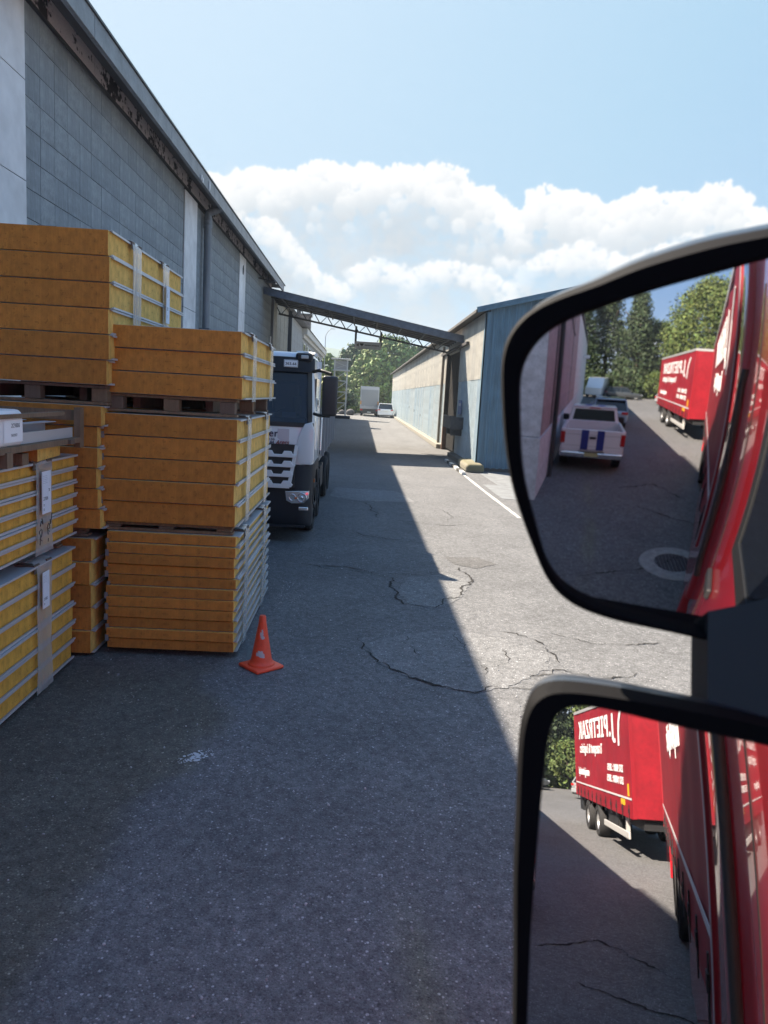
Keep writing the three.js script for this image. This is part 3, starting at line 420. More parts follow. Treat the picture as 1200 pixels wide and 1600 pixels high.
// ================================================================ STACKS OF INSULATED PANELS
const foamTex = dtex(512, 512, /* slow mottle, few specks */ (x, y) => { const a = fbm(x / 32, y / 32, 5, 31, 16, 16), b = hash(x, y, 3), c = fbm(x / 8, y / 64, 3, 35, 64, 8), p = sm(0.70, 0.76, fbm(x / 12.8, y / 12.8, 3, 37, 40, 40)); return (0.76 + 0.36 * (a - 0.5) + 0.10 * (b - 0.5) + 0.22 * (c - 0.5)) * (1 - 0.25 * p); });
const foam = std([1, 1, 1], 0.92, 0, { map: foamTex, vertexColors: true, bumpMap: grit, bumpScale: 0.002 });
const skinMat = std([0.52, 0.55, 0.58], 0.42, 0.3), skinDark = std([0.2, 0.2, 0.21], 0.6, 0.2), wood = std([0.27, 0.185, 0.115], 0.9, 0, { map: streaks }), woodOld = std([0.22, 0.165, 0.125], 0.92, 0, { map: streaks }), card = std([0.17, 0.125, 0.095], 0.9, 0, { map: mottle });
const film = phys([0.84, 0.84, 0.83], { roughness: 0.25, transmission: 0.72, thickness: 0, ior: 1.4 });
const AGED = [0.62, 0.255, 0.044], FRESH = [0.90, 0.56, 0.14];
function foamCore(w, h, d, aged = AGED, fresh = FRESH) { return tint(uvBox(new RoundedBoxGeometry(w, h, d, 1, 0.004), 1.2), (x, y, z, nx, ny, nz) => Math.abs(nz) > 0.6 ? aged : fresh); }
// a bundle: x0..x1 across, z1..z0 along (z0 nearest), n panels of height h; profiled metal skins stick out along +x
function bundle(name, label, o) {
  const { x0, x1, z0, z1, y0, n, h, group, lip = 0.028, aged, fresh, off = 0, seed = 1, notches = true } = o, w = x1 - x0, d = z0 - z1, cx = (x0 + x1) / 2, cz = (z0 + z1) / 2, R = rng(seed);
  const t = thing(name, label, 'panel bundle', [cx, y0, cz], o.turn ?? 0, group), s = 0.005;
  const tone = (c, k) => c.map((v) => v * k);
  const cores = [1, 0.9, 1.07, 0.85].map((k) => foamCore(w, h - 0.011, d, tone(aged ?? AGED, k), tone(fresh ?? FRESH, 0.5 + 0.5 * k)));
  const skin = merge([b2(-w / 2, w / 2 + lip, 0, s, -d / 2, d / 2 - 0.035), b2(w / 2 + lip - 0.004, w / 2 + lip, s, s + 0.012, -d / 2, d / 2 - 0.04), b2(w / 2 + lip * 0.45, w / 2 + lip * 0.45 + 0.004, s, s + 0.009, -d / 2, d / 2 - 0.04)]);
  const skin2 = skin.clone().scale(1, -1, 1); skin2.index || 0; { const p = skin2.attributes.position, q = skin2.attributes.normal; for (let i = 0; i < p.count; i += 3) { const a = [p.getX(i + 1), p.getY(i + 1), p.getZ(i + 1)]; p.setXYZ(i + 1, p.getX(i + 2), p.getY(i + 2), p.getZ(i + 2)); p.setXYZ(i + 2, ...a); } skin2.computeVertexNormals(); void q; }
  const notch = merge([b2(-w / 2 - 0.012, -w / 2 + 0.02, -0.03, 0.03, d / 2 - 0.02, d / 2 + 0.004)]);
  for (let i = 0; i < n; i++) {
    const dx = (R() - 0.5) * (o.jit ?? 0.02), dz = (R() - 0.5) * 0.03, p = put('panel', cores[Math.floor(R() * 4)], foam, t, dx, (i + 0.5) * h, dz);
    put('metal_skin', skin, skinMat, p, 0, -h / 2 + 0.0025, 0); put('metal_skin', skin2, skinMat, p, 0, h / 2 - 0.0025, 0);
    if (notches && i) put('edge_notch', notch, skinDark, p, 0, -h / 2, 0);
  }
  for (const [zc, bw] of o.bands ?? []) filmBand(t, w, n * h, d, zc, bw, lip, R);
  return t;
}
function filmBand(t, w, H, d, zc, bw, lip, R) {                      // stretch film over the top edge and down the long side, with creases
  const rows = [], x = w / 2 + lip + 0.012, k = 5, path = [[-w / 2 + 0.2, H + 0.022], [w / 2 - 0.08, H + 0.026], [w / 2 + lip * 0.6, H + 0.02], [x, H - 0.02]];
  for (let i = 1; i <= 14; i++) path.push([x, H - 0.02 - (H + 0.0) * i / 14]);
  for (const [i, [px, py]] of path.entries()) { const row = []; for (let j = 0; j <= 10; j++) { const f = j / 10 - 0.5, c = (fbm(j * 1.7 + zc, i * 0.35, 3, 19) - 0.5) * 0.022, nrw = 1 - 0.16 * Math.sin(Math.PI * i / path.length) + 0.06 * (R() - 0.5) * (j % 10 === 0 ? 1 : 0.2); row.push([px + (i > 2 ? Math.abs(c) : 0), py + (i <= 2 ? Math.abs(c) : 0), zc + f * bw * nrw]); } rows.push(row); }
  void k; obj('wrap_film', smooth(quads(rows), 60), film, t);
  for (const s of [-0.36, 0.36]) obj('corner_board', [b2(w / 2 - 0.12, w / 2 + lip + 0.006, H + 0.003, H + 0.012, zc + s * bw - 0.05, zc + s * bw + 0.05), b2(w / 2 + lip + 0.001, w / 2 + lip + 0.007, H - 0.06, H + 0.003, zc + s * bw - 0.05, zc + s * bw + 0.05)], card, t);
}
function pallet(label, x0, x1, z0, z1, y0, h, group = 'pallets between the panel bundles') {
  const t = thing('pallet', label, 'pallet', [(x0 + x1) / 2, y0, (z0 + z1) / 2], 0, group), w = x1 - x0, d = z0 - z1, R = rng(Math.round(y0 * 100 + w * 1000));
  const pw = uvBox(rb(w, 0.026, 0.12, 0.004, 0, 0, 0, 1), 1), bl = uvBox(rb(0.14, h - 0.056, 0.12, 0.005, 0, 0, 0, 1), 1.6);
  for (const z of [d / 2 - 0.08, 0, -d / 2 + 0.08]) { put('plank', pw, R() < 0.5 ? wood : woodOld, t, 0, 0.013, z); put('plank', pw, R() < 0.5 ? wood : woodOld, t, (R() - 0.5) * 0.02, h - 0.013, z); for (const x of [-w / 2 + 0.08, -0.02, w / 2 - 0.08]) put('block', bl, R() < 0.5 ? wood : woodOld, t, x + (R() - 0.5) * 0.03, h / 2, z); }
  obj('bearer', uvBox(rb(w - 0.2, h - 0.06, 0.07, 0.004, 0, h / 2, -d / 2 + 0.5, 1)), woodOld, t); for (const sx of [w / 2 - 0.3, -w / 2 + 0.2]) obj('bearer', uvBox(rb(0.07, h - 0.06, d - 0.5, 0.004, sx, h / 2, 0, 1)), woodOld, t);
}
const G1 = 'insulated panel bundles in the centre tower', G2 = 'insulated panel bundles in the left tower', G3 = 'insulated panel bundles in the near stack';
// centre tower
bundle('panel_bundle', 'bottom bundle of eleven thin panels in the centre tower, beside the cone', { x0: -2.33, x1: -1.12, z0: -7.2, z1: -9.75, y0: 0.06, n: 11, h: 0.1045, bands: [[0.82, 0.3], [-0.62, 0.3]], group: G1, seed: 2, lip: 0.03 });
obj('ground_batten', [b2(-2.2, -1.3, 0, 0.058, -7.7, -7.6), b2(-2.2, -1.3, 0, 0.058, -8.6, -8.5), b2(-2.2, -1.3, 0, 0.058, -9.5, -9.4)], woodOld, scene, { label: 'low timber battens beneath the centre tower of panels', category: 'batten' });
pallet('flat timber bearers between bottom and middle bundle of the centre tower', -2.36, -1.16, -7.23, -9.7, 1.212, 0.082);
bundle('panel_bundle', 'middle bundle of five thick panels in the centre tower', { x0: -2.38, x1: -1.14, z0: -7.19, z1: -9.75, y0: 1.296, n: 5, h: 0.204, bands: [[0.72, 0.3], [-0.72, 0.3]], group: G1, seed: 3 });
pallet('brown timber pallet between the two upper bundles of the centre tower', -2.34, -1.15, -7.22, -9.7, 2.33, 0.165);
bundle('panel_bundle', 'top bundle of three thick panels on the centre tower', { x0: -2.36, x1: -1.11, z0: -7.19, z1: -9.75, y0: 2.497, n: 3, h: 0.206, bands: [[0.72, 0.3], [-0.72, 0.3]], group: G1, seed: 4 });
// left tower
bundle('panel_bundle', 'bottom bundle of the left tower, half hidden in the gap', { x0: -3.8, x1: -2.45, z0: -7.1, z1: -9.75, y0: 0.03, n: 5, h: 0.222, group: G2, seed: 5, notches: false });
pallet('bearers under the middle bundle of the left tower', -3.8, -2.5, -7.15, -9.7, 1.145, 0.085);
bundle('panel_bundle', 'middle bundle of the left tower behind the timber frame', { x0: -3.75, x1: -2.36, z0: -7.08, z1: -9.75, y0: 1.235, n: 6, h: 0.19, group: G2, seed: 6, jit: 0.05, notches: false });
pallet('brown timber pallet under the tall top bundle of the left tower', -3.6, -2.3, -7.1, -9.7, 2.38, 0.176);
bundle('panel_bundle', 'tall top bundle of six thick panels rising highest at the left', { x0: -3.62, x1: -2.27, z0: -7.03, z1: -9.75, y0: 2.56, n: 6, h: 0.224, bands: [[0.62, 0.32], [-0.48, 0.3]], group: G2, seed: 7, jit: 0.035, notches: false });
obj('loose_plank', uvBox(rb2(-2.95, -2.78, 3.908, 3.932, -9.7, -7.2, 0.004, 1)), card, scene, { label: 'dark flat batten lying on the highest panel bundle', category: 'plank' });
// near stack, its long side towards the lane
const NZ0 = -3.6, NZ1 = -6.95;
bundle('panel_bundle', 'lower bundle of the near left stack, thick panels with paper label', { x0: -3.75, x1: -2.56, z0: NZ0, z1: NZ1 + 0.02, y0: 0.05, n: 6, h: 0.176, bands: [[-0.95, 0.34]], group: G3, seed: 8, lip: 0.03, fresh: [0.80, 0.45, 0.07] });
pallet('bearers between the two bundles of the near left stack', -3.7, -2.62, NZ0, NZ1 + 0.05, 1.108, 0.10);
bundle('panel_bundle', 'upper bundle of the near left stack with thin panels and scribbled film', { x0: -3.75, x1: -2.56, z0: NZ0, z1: NZ1 - 0.05, y0: 1.21, n: 6, h: 0.121, bands: [[-0.92, 0.36]], group: G3, seed: 9, lip: 0.032, fresh: [0.82, 0.45, 0.07] });
const paper = (rows, w = 256, h = 384) => canvasTex(w, h, (g) => { g.fillStyle = '#dfe3e8'; g.fillRect(0, 0, w, h); g.fillStyle = '#1c1f24'; for (const [tx, x, y, s] of rows) { g.font = `bold ${s}px sans-serif`; g.fillText(tx, x, y); } g.fillStyle = '#9aa3ad'; for (let k = 0; k < 5; k++) g.fillRect(24, 40 + k * 16, 120 + 13 * (k % 3), 3); g.fillStyle = '#22262c'; for (let k = 0; k < 26; k++) g.fillRect(150 + (k * 7919 % 80), 40 + k * 4, 2 + k % 3, 3); });
function sheetOnSide(name, label, x, y, z, w, h, tex) { const t = thing(name, label, 'label', [x, y, z]); obj('sheet', bx(0.004, h, w, 0, h / 2, 0), std([0.72, 0.75, 0.78], 0.6), t); obj('print', new THREE.PlaneGeometry(w, h).rotateY(Math.PI / 2).translate(0.0035, h / 2, 0), std([0.92, 0.95, 1], 0.6, 0, { map: tex }), t); return t; }
const lx = -2.56 + 0.03 + 0.03;
sheetOnSide('paper_label', 'white printed label on the scribbled film of the upper near bundle', lx + 0.008, 1.52, -6.21, 0.17, 0.34, paper([['78', 180, 190, 40], ['2C9886', 26, 262, 42], ['18', 30, 316, 30], ['52', 30, 356, 30]]));
sheetOnSide('paper_label', 'white printed label on the lower near bundle', lx + 0.006, 0.74, -6.19, 0.13, 0.30, paper([['2C9852', 40, 300, 40], ['19', 40, 350, 30]]));
sheetOnSide('paper_label', 'narrow white label on the film of the highest bundle', -2.27 + 0.028 + 0.038, 3.27, -8.86, 0.14, 0.4, paper([['6', 60, 120, 60], ['2C98', 40, 250, 46], ['27', 40, 330, 40]]));
{ // marker scribbles on the film
  const ink = std([0.03, 0.03, 0.035], 0.7), t = thing('marker_scribble', 'black marker scribble on the film under the upper label', 'scribble', [lx + 0.012, 1.26, -6.2]);
  const stroke = (pts) => tube(pts.map(([z, y]) => [0, y, -z]), 0.0035, 30, 5);
  obj('ink', [stroke([[-0.13, 0.02], [-0.12, 0.09], [-0.14, 0.13], [-0.09, 0.14], [-0.1, 0.09], [-0.13, 0.07], [-0.09, 0.05]]), stroke([[-0.12, 0.17], [-0.1, 0.21], [-0.07, 0.18], [-0.09, 0.23]]), stroke([[0.03, 0.08], [0.02, 0.15], [0.05, 0.17], [0.06, 0.13], [0.02, 0.12], [0.06, 0.1]]), stroke([[0.07, 0.2], [0.08, 0.16], [0.1, 0.21], [0.11, 0.25]]), stroke([[0.03, 0.02], [0.035, 0.05]])], ink, t);
}
{ // timber frame with metal profiles, a wrapped end and offcuts, all on top of the near stack
  const t = thing('timber_frame', 'grey timber crate frame standing on the near left stack', 'frame', [-2.98, 1.955, -5.9]), w = uvBox;
  const bs = (n, a, b, ww, hh, m = wood) => obj(n, w(beam(a, b, ww, hh)), m, t);
  for (const x of [-0.45, 0.5]) { bs('rail', [x, 0.12, 1.9], [x, 0.12, -0.98], 0.06, 0.045); bs('rail', [x, 0.36, 1.9], [x, 0.36, -0.6], 0.06, 0.03); }
  bs('post', [0.5, 0.05, -1.0], [0.5, 0.40, -1.0], 0.09, 0.055); bs('post', [-0.45, 0.05, -1.0], [-0.45, 0.4, -1.0], 0.09, 0.055);
  bs('cross_rail', [-0.5, 0.33, -1.04], [0.5, 0.33, -1.04], 0.03, 0.09); bs('cross_rail', [-0.5, 0.12, -0.7], [0.56, 0.12, -0.7], 0.08, 0.04, woodOld);
  bs('foot', [0.5, 0.0, 0.45], [0.5, 0.11, 0.45], 0.09, 0.09);
  const p = thing('metal_profiles', 'bundle of pale grey metal flashing profiles lying in the timber frame', 'profiles', [-2.98, 2.1, -5.9], 0);
  for (const [x, z] of [[0.36, 0], [0.08, -0.06], [-0.2, 0.1]]) obj('profile', [b2(x - 0.12, x + 0.12, 0, 0.006, -0.9 + z, 1.9), b2(x + 0.114, x + 0.12, 0.006, 0.085, -0.9 + z, 1.9), b2(x - 0.12, x - 0.114, 0.006, 0.1 + 0.03, -0.9 + z, 1.9), b2(x - 0.114, x - 0.02, 0.124, 0.13, -0.9 + z, 1.9)], std([0.55, 0.57, 0.58], 0.45, 0.3), p);
  const c = thing('wrapped_pack', 'white film wrapped end of a pack with printed figures', 'wrapped pack', [-2.98, 2.09, -5.52]);
  const g = smooth(new RoundedBoxGeometry(1.02, 0.27, 0.5, 4, 0.05).translate(0, 0.135, 0), 60); obj('wrapping', g, phys([0.75, 0.77, 0.79], { roughness: 0.4, clearcoat: 0.3, clearcoatRoughness: 0.3 }), c);
  obj('print', new THREE.PlaneGeometry(0.3, 0.16).rotateY(Math.PI / 2).translate(0.513, 0.12, -0.06), std([1, 1, 1], 0.5, 0, { map: canvasTex(384, 200, (k) => { k.fillStyle = '#e6e9ec'; k.fillRect(0, 0, 384, 200); k.fillStyle = '#22252a'; k.font = 'bold 52px sans-serif'; k.fillText('2C9886', 150, 70); k.font = 'bold 34px sans-serif'; k.fillText('1845907', 140, 150); }) }), c);
  const f = thing('foam_offcut', 'yellow foam offcut wedged under the timber frame', 'offcut', [-2.78, 1.945, -6.35], 0.1); obj('block', foamCore(0.5, 0.115, 0.62).translate(0, 0.058, 0), foam, f);
  const pl = thing('loose_boards', 'split grey boards lying on the upper near bundle', 'boards', [-2.85, 1.94, -5.85], 0.12); for (const [x, y, z, l, r] of [[0.1, 0.012, 0.05, 0.5, 0.3], [0.02, 0.014, 0.3, 0.6, -0.2], [0.16, 0.034, 0.25, 0.34, 1.1]]) obj('board', w(bx(0.1, 0.018, l)).rotateY(r).translate(x, y, z), woodOld, pl);
  const bc = thing('batten_end', 'short timber batten end sticking out over the upper near bundle', 'batten', [-2.7, 1.941, -5.83]); obj('block', w(rb(0.36, 0.09, 0.11, 0.005, 0.03, 0.045, 0)), wood, bc);
}
// ================================================================ CONE
{
  const t = thing('traffic_cone', 'orange traffic cone with peeling grey patches beside the centre tower', 'traffic cone', [-0.82, 0, -7.02], 0.75);
  const tex = dtex(512, 512, (x, y) => { const v = y / 512, ang = x / 512; let k = 0; for (const [a, b, ra, rb_] of [[0.40, 0.66, 0.05, 0.085], [0.425, 0.60, 0.045, 0.04], [0.385, 0.30, 0.065, 0.07], [0.43, 0.285, 0.03, 0.055]]) { const d = Math.hypot((ang - a) / ra, (v - b) / rb_) + (fbm(x / 18, y / 18, 4, 5) - 0.5) * 1.5; k = Math.max(k, sm(1, 0.88, d)); } const n = 0.86 + 0.28 * (fbm(x / 40, y / 40, 4, 7) - 0.5); return [mixn(0.86 * n, 0.42, k), mixn(0.085 * n, 0.40, k), mixn(0.03 * n, 0.41, k)]; });
  const orange = phys([0.84, 0.085, 0.03], { roughness: 0.5 });
  obj('base', smooth(uvBox(rb(0.31, 0.035, 0.31, 0.015, 0, 0.018, 0, 3)), 50), orange, t);
  const pr = [[0.001, 0.508], [0.024, 0.508], [0.031, 0.498], [0.036, 0.44], [0.098, 0.085], [0.108, 0.062], [0.124, 0.052], [0.128, 0.036]].map((p) => new THREE.Vector2(...p)).reverse();
  const lg = new THREE.LatheGeometry(pr, 48); const u = lg.attributes.uv, pp = lg.attributes.position; for (let i = 0; i < u.count; i++) u.setY(i, pp.getY(i) / 0.51);
  obj('cone_body', smooth(lg, 40), phys([1, 1, 1], { roughness: 0.5, map: tex }), t).rotation.y = 0.117 - 0.75 - 2.57;
}

// ================================================================ VEHICLES: shared pieces
const rubber = std([0.022, 0.022, 0.023], 0.85, 0, { bumpMap: grit, bumpScale: 0.004 }), blackPlastic = std([0.020, 0.021, 0.023], 0.55), darkPlastic = phys([0.018, 0.021, 0.027], { roughness: 0.55, specularIntensity: 0.45 }), chrome = std([0.72, 0.73, 0.75], 0.15, 0.9), alloy = std([0.5, 0.51, 0.52], 0.35, 0.7), glassDark = phys([0.012, 0.016, 0.022], { roughness: 0.03, specularIntensity: 1, ior: 1.6 });
const whitePaint = phys([0.74, 0.76, 0.78], { roughness: 0.35, clearcoat: 0.8, clearcoatRoughness: 0.08 }), redLens = phys([0.42, 0.012, 0.012], { roughness: 0.12, clearcoat: 1 }), lampGlass = phys([0.75, 0.78, 0.8], { roughness: 0.06, metalness: 0.6, clearcoat: 1 });
const TYRE = new Map();
function wheel(parent, x, y, z, r, w, side, rimMat = alloy) {         // axle along x; side: +1 the outside faces +x
  const k = `${r},${w}`; if (!TYRE.has(k)) { const pr = [[r * 0.6, -w / 2], [r * 0.93, -w / 2], [r, -w * 0.36], [r, w * 0.36], [r * 0.93, w / 2], [r * 0.6, w / 2]].map((p) => new THREE.Vector2(...p)); const rp = [[0.001, w * 0.16], [r * 0.2, w * 0.2], [r * 0.22, w * 0.1], [r * 0.5, w * 0.02], [r * 0.58, w * 0.36], [r * 0.63, w * 0.42], [r * 0.63, -w * 0.4]].map((p) => new THREE.Vector2(...p)); const nuts = []; for (let i = 0; i < 8; i++) { const a = i / 8 * 6.283; nuts.push(new THREE.CylinderGeometry(r * 0.045, r * 0.045, w * 0.1, 6).translate(Math.cos(a) * r * 0.35, w * 0.11, Math.sin(a) * r * 0.35)); } TYRE.set(k, [smooth(new THREE.LatheGeometry(pr, 36), 35).rotateZ(-Math.PI / 2), merge([smooth(new THREE.LatheGeometry(rp, 28), 35), ...nuts]).rotateZ(-Math.PI / 2)]); }
  const [ty, ri] = TYRE.get(k), t = put('wheel', ty, rubber, parent, x, y, z), m = put('rim', ri, rimMat, t, 0, 0, 0); if (side < 0) m.rotation.y = Math.PI; return t;
}
const prof = (pts, w, bevel = 0.05) => smooth(ext(pts, w, bevel).rotateY(Math.PI / 2).translate(-w / 2, 0, 0), 38);  // [forward, up] outline; forward is -z
const smallGeo = (list) => merge(list);

// ================================================================ WHITE CONSTRUCTION LORRY (front towards the camera)
{
  const t = thing('construction_lorry', 'white four-axle construction lorry with black visor parked in shade behind the stacks', 'lorry', [-2.03, 0, -13.28]);
  const ringPts = (w, f, r, back = -2.05, bulge = 0.05) => {           // right rear corner, forward round the front, to the left rear
    const p = []; for (let i = 0; i <= 5; i++) p.push([w, mixn(back, f - r, i / 5)]);
    for (let i = 1; i <= 8; i++) { const a = i / 8 * Math.PI / 2; p.push([w - r + r * Math.cos(a), f - r + r * Math.sin(a)]); }
    for (let i = 1; i < 12; i++) { const x = mixn(w - r, -(w - r), i / 12); p.push([x, f + bulge * (1 - (x / (w - r)) ** 2)]); }
    for (let i = 0; i <= 8; i++) { const a = Math.PI / 2 + i / 8 * Math.PI / 2; p.push([-(w - r) + r * Math.cos(a), f - r + r * Math.sin(a)]); }
    for (let i = 1; i <= 5; i++) p.push([-w, mixn(f - r, back, i / 5)]); return p; };               // 39 points: 0-5 side, 6-13 corner, 14-24 front, 25-33 corner, 34-38 side
  const W = (y) => y < 2.05 ? 1.235 : mixn(1.235, 1.17, (y - 2.05) / 1.1), Fz = (y) => y < 1.3 ? -0.02 : y < 2.05 ? mixn(-0.02, -0.07, (y - 1.3) / 0.75) : mixn(-0.07, -0.30, (y - 2.05) / 0.95), Rr = (y) => y < 2.05 ? 0.26 : 0.24;
  const patch = (ya, yb, i0, i1, off, n = 5, th = 0) => { const rows = []; for (let k = 0; k <= n; k++) { const y = mixn(ya, yb, k / n); rows.push(ringPts(W(y) + off, Fz(y) + off, Rr(y) + off).slice(i0, i1 + 1).map(([x, z]) => [x, y, z])); }
    const g = quads(rows); if (!th) return smooth(g, 45); const back = []; for (let k = 0; k <= n; k++) { const y = mixn(ya, yb, k / n); back.push(ringPts(W(y) + off - th, Fz(y) + off - th, Rr(y) + off - th).slice(i0, i1 + 1).map(([x, z]) => [x, y, z])); }
    const rim = quads([rows[0], back[0]]), rim2 = quads([back[n], rows[n]]), e1 = quads([rows.map((r) => r[0]), back.map((r) => r[0])]), e2 = quads([back.map((r) => r.at(-1)), rows.map((r) => r.at(-1))]); return smooth(merge([g, rim, rim2, e1, e2]), 45); };
  const cab = obj('cab', [patch(1.32, 2.07, 0, 38, 0), patch(2.07, 2.98, 0, 10, 0), patch(2.07, 2.98, 28, 38, 0), patch(2.98, 3.2, 0, 38, 0, 2), bx(2.44, 1.9, 0.03, 0, 2.25, -2.05)], whitePaint, t);
  { const rows = []; for (const [s, y] of [[1, 3.2], [0.97, 3.25], [0.85, 3.285], [0.5, 3.3], [0.02, 3.305]]) rows.push(ringPts(W(3.2), Fz(3.2), 0.24).map(([x, z]) => [x * s, y, (z + 1.15) * s - 1.15])); obj('roof', smooth(quads(rows, true), 50), whitePaint, cab); }
  obj('windscreen', patch(2.06, 2.96, 9, 29, 0.004, 8), phys([0.09, 0.13, 0.20], { roughness: 0.02, transmission: 0.8, thickness: 0, ior: 1.38 }), cab);
  obj('screen_frame', [patch(2.0, 2.075, 7, 31, 0.010, 1, 0.02), patch(2.04, 2.98, 8, 10, 0.010, 6, 0.02), patch(2.04, 2.98, 28, 30, 0.010, 6, 0.02)], blackPlastic, cab);
  const inn = obj('interior', [bx(2.2, 0.9, 0.04, 0, 2.5, -1.9), bx(2.2, 0.04, 1.5, 0, 2.02, -1.1), bx(2.1, 0.14, 0.4, 0, 2.08, -0.42), rb(0.5, 0.75, 0.18, 0.08, 0.62, 2.4, -1.3), rb(0.5, 0.75, 0.18, 0.08, -0.62, 2.4, -1.3), bx(0.03, 0.9, 1.4, -1.14, 2.5, -1.2), bx(0.03, 0.9, 1.4, 1.12, 2.5, -1.2), bx(2.2, 0.03, 1.5, 0, 2.96, -1.2)], std([0.02, 0.021, 0.024], 0.9), cab);
  obj('papers', [bx(0.24, 0.1, 0.006, 0.78, 2.2, -0.24).rotateX(-0.02), bx(0.16, 0.06, 0.006, 0.45, 2.18, -0.24), bx(0.3, 0.12, 0.006, 0.28, 2.2, -0.25)], std([0.5, 0.52, 0.5], 0.8), inn); obj('jacket', rb(0.14, 0.34, 0.1, 0.05, 0.9, 2.36, -0.6), std([0.5, 0.42, 0.1], 0.9), inn);
  obj('wiper', [bar([0.2, 2.07, -0.03], [0.72, 2.32, -0.12], 0.012), bar([-0.5, 2.07, 0.0], [0.05, 2.28, -0.06], 0.012)], blackPlastic, cab);
  // visor with its raised right shoulder, number plates
  const vis = obj('visor', [patch(2.94, 3.19, 8, 30, 0.07, 3, 0.06), rb2(0.86, 1.15, 3.12, 3.27, -0.62, -0.24, 0.05)], phys([0.010, 0.013, 0.021], { roughness: 0.45, specularIntensity: 0.5 }), t);
  const plate = (tx, w, h, fs) => canvasTex(256, Math.round(256 * h / w), (g, a, b) => { g.fillStyle = '#e9eef2'; g.fillRect(0, 0, a, b); g.strokeStyle = '#223'; g.lineWidth = 5; g.strokeRect(4, 4, a - 8, b - 8); g.fillStyle = '#1a2230'; g.font = `bold ${fs}px sans-serif`; g.textAlign = 'center'; g.textBaseline = 'middle'; g.fillText(tx, a / 2, b / 2 + 4); });
  obj('number_plate', rb(0.24, 0.125, 0.014, 0.006, 0.79, 3.075, -0.186).rotateY(0.0), std([1, 1, 1], 0.5, 0, {}), vis); obj('plate_figures', new THREE.PlaneGeometry(0.232, 0.117).translate(0.79, 3.075, -0.177), std([1, 1, 1], 0.5, 0, { map: plate('363.44', 0.232, 0.117, 70) }), vis);
  obj('marker_lamp', rb(0.13, 0.06, 0.03, 0.02, 1.02, 3.2, -0.235), std([0.5, 0.52, 0.53], 0.3), vis);
  // front panel: lettering, white corner deflectors, grille
  const font = await new FontLoader().loadAsync('fonts/droid/droid_sans_bold.typeface.json'); globalThis.boldFont = font;
  const txt = (s, size, d = 0.004, cs = 3) => { const g = new TextGeometry(s, { font, size, depth: d, curveSegments: cs, bevelEnabled: false }); return g; };
  globalThis.txt = txt;
  obj('lettering', [txt('er', 0.11).translate(0.47, 1.82, -0.012), txt('ren AG', 0.035).translate(0.42, 1.76, -0.008), txt('12 44', 0.05).translate(0.40, 1.70, -0.004)], std([0.03, 0.03, 0.07], 0.5), cab);
  obj('badge_panel', bx(0.2, 0.24, 0.004, 0.72, 1.84, -0.026), std([0.6, 0.53, 0.56], 0.5), cab);
  obj('model_badge', txt('Arocs', 0.06, 0.006).applyMatrix4(new THREE.Matrix4().makeShear(0, 0, 0.35, 0, 0, 0)).translate(0.6, 1.70, -0.008), std([0.32, 0.05, 0.04], 0.3, 0.5), cab);
  for (const s of [1, -1]) obj('air_deflector', smooth(ext([[0.86, 1.36], [1.0, 1.9], [1.08, 2.06], [1.2, 2.1], [1.255, 1.95], [1.26, 1.45], [1.2, 1.36]], 0.1, 0.03).translate(0, 0, -0.12).applyMatrix4(new THREE.Matrix4().makeShear(0, 0, 0, 0, 0, 0)).scale(s, 1, 1), 40), whitePaint, t);
  const grille = obj('grille', [bx(1.9, 0.74, 0.05, 0, 1.335, 0.075)], blackPlastic, t);
  for (let k = 0; k < 4; k++) { const y = 1.50 - k * 0.17, xe = k < 2 ? 0.965 : 0.93, top = [], n = 6; for (let i = 0; i < n; i++) { const c = -0.82 + i * 0.328; top.push([c - 0.095, y + 0.035], [c - 0.06, y + 0.095], [c + 0.06, y + 0.095], [c + 0.095, y + 0.035]); } obj('grille_bar', ext([[-xe, y + 0.035], ...top, [xe, y + 0.035], [xe - 0.03, y - 0.015], [-xe + 0.03, y - 0.015]], 0.05, 0.008).translate(0, 0, 0.095), whitePaint, grille); }
  obj('grille_surround', [beam([0.97, 1.7, 0.09], [0.86, 0.98, 0.11], 0.05, 0.06), beam([-0.97, 1.7, 0.09], [-0.86, 0.98, 0.11], 0.05, 0.06), bx(1.74, 0.04, 0.05, 0, 0.975, 0.115)], whitePaint, grille);
  // bumper, lamps, wings
  const bump = []; for (const [y, o, r] of [[0.28, -0.02, 0.2], [0.36, 0.03, 0.24], [0.62, 0.045, 0.28], [0.95, 0.04, 0.28], [1.2, 0.01, 0.27], [1.36, -0.02, 0.26]]) bump.push(ringPts(1.25, 0.02 + o, r, -0.55, 0.02).map(([x, z]) => [x, y, z]));
  const bp = obj('bumper', [smooth(quads(bump), 45), bx(2.3, 0.03, 0.7, 0, 0.29, -0.25)], darkPlastic, t);
  for (const s of [1, -1]) {
    const hl = obj('headlight', smooth(ext([[0.80, 0.90], [0.82, 0.74], [0.92, 0.69], [1.12, 0.705], [1.205, 0.79], [1.215, 0.925]], 0.06, 0.015).applyMatrix4(new THREE.Matrix4().makeRotationY(0)).translate(0, 0, 0.055).scale(s, 1, 1), 30), lampGlass, bp); hl.rotation.y = 0;
    obj('reflector', [new THREE.TorusGeometry(0.075, 0.012, 8, 24).translate(s * 1.09, 0.805, 0.115), new THREE.TorusGeometry(0.055, 0.01, 8, 24).translate(s * 0.93, 0.8, 0.115), new THREE.SphereGeometry(0.035, 12, 8).translate(s * 1.09, 0.805, 0.11)], chrome, hl); obj('indicator', new THREE.SphereGeometry(0.022, 10, 8).translate(s * 0.985, 0.79, 0.115), std([0.5, 0.12, 0.03], 0.3), hl);
    obj('fog_lamp', rb(0.17, 0.065, 0.05, 0.02, s * 1.12, 0.605, 0.075), lampGlass, bp);
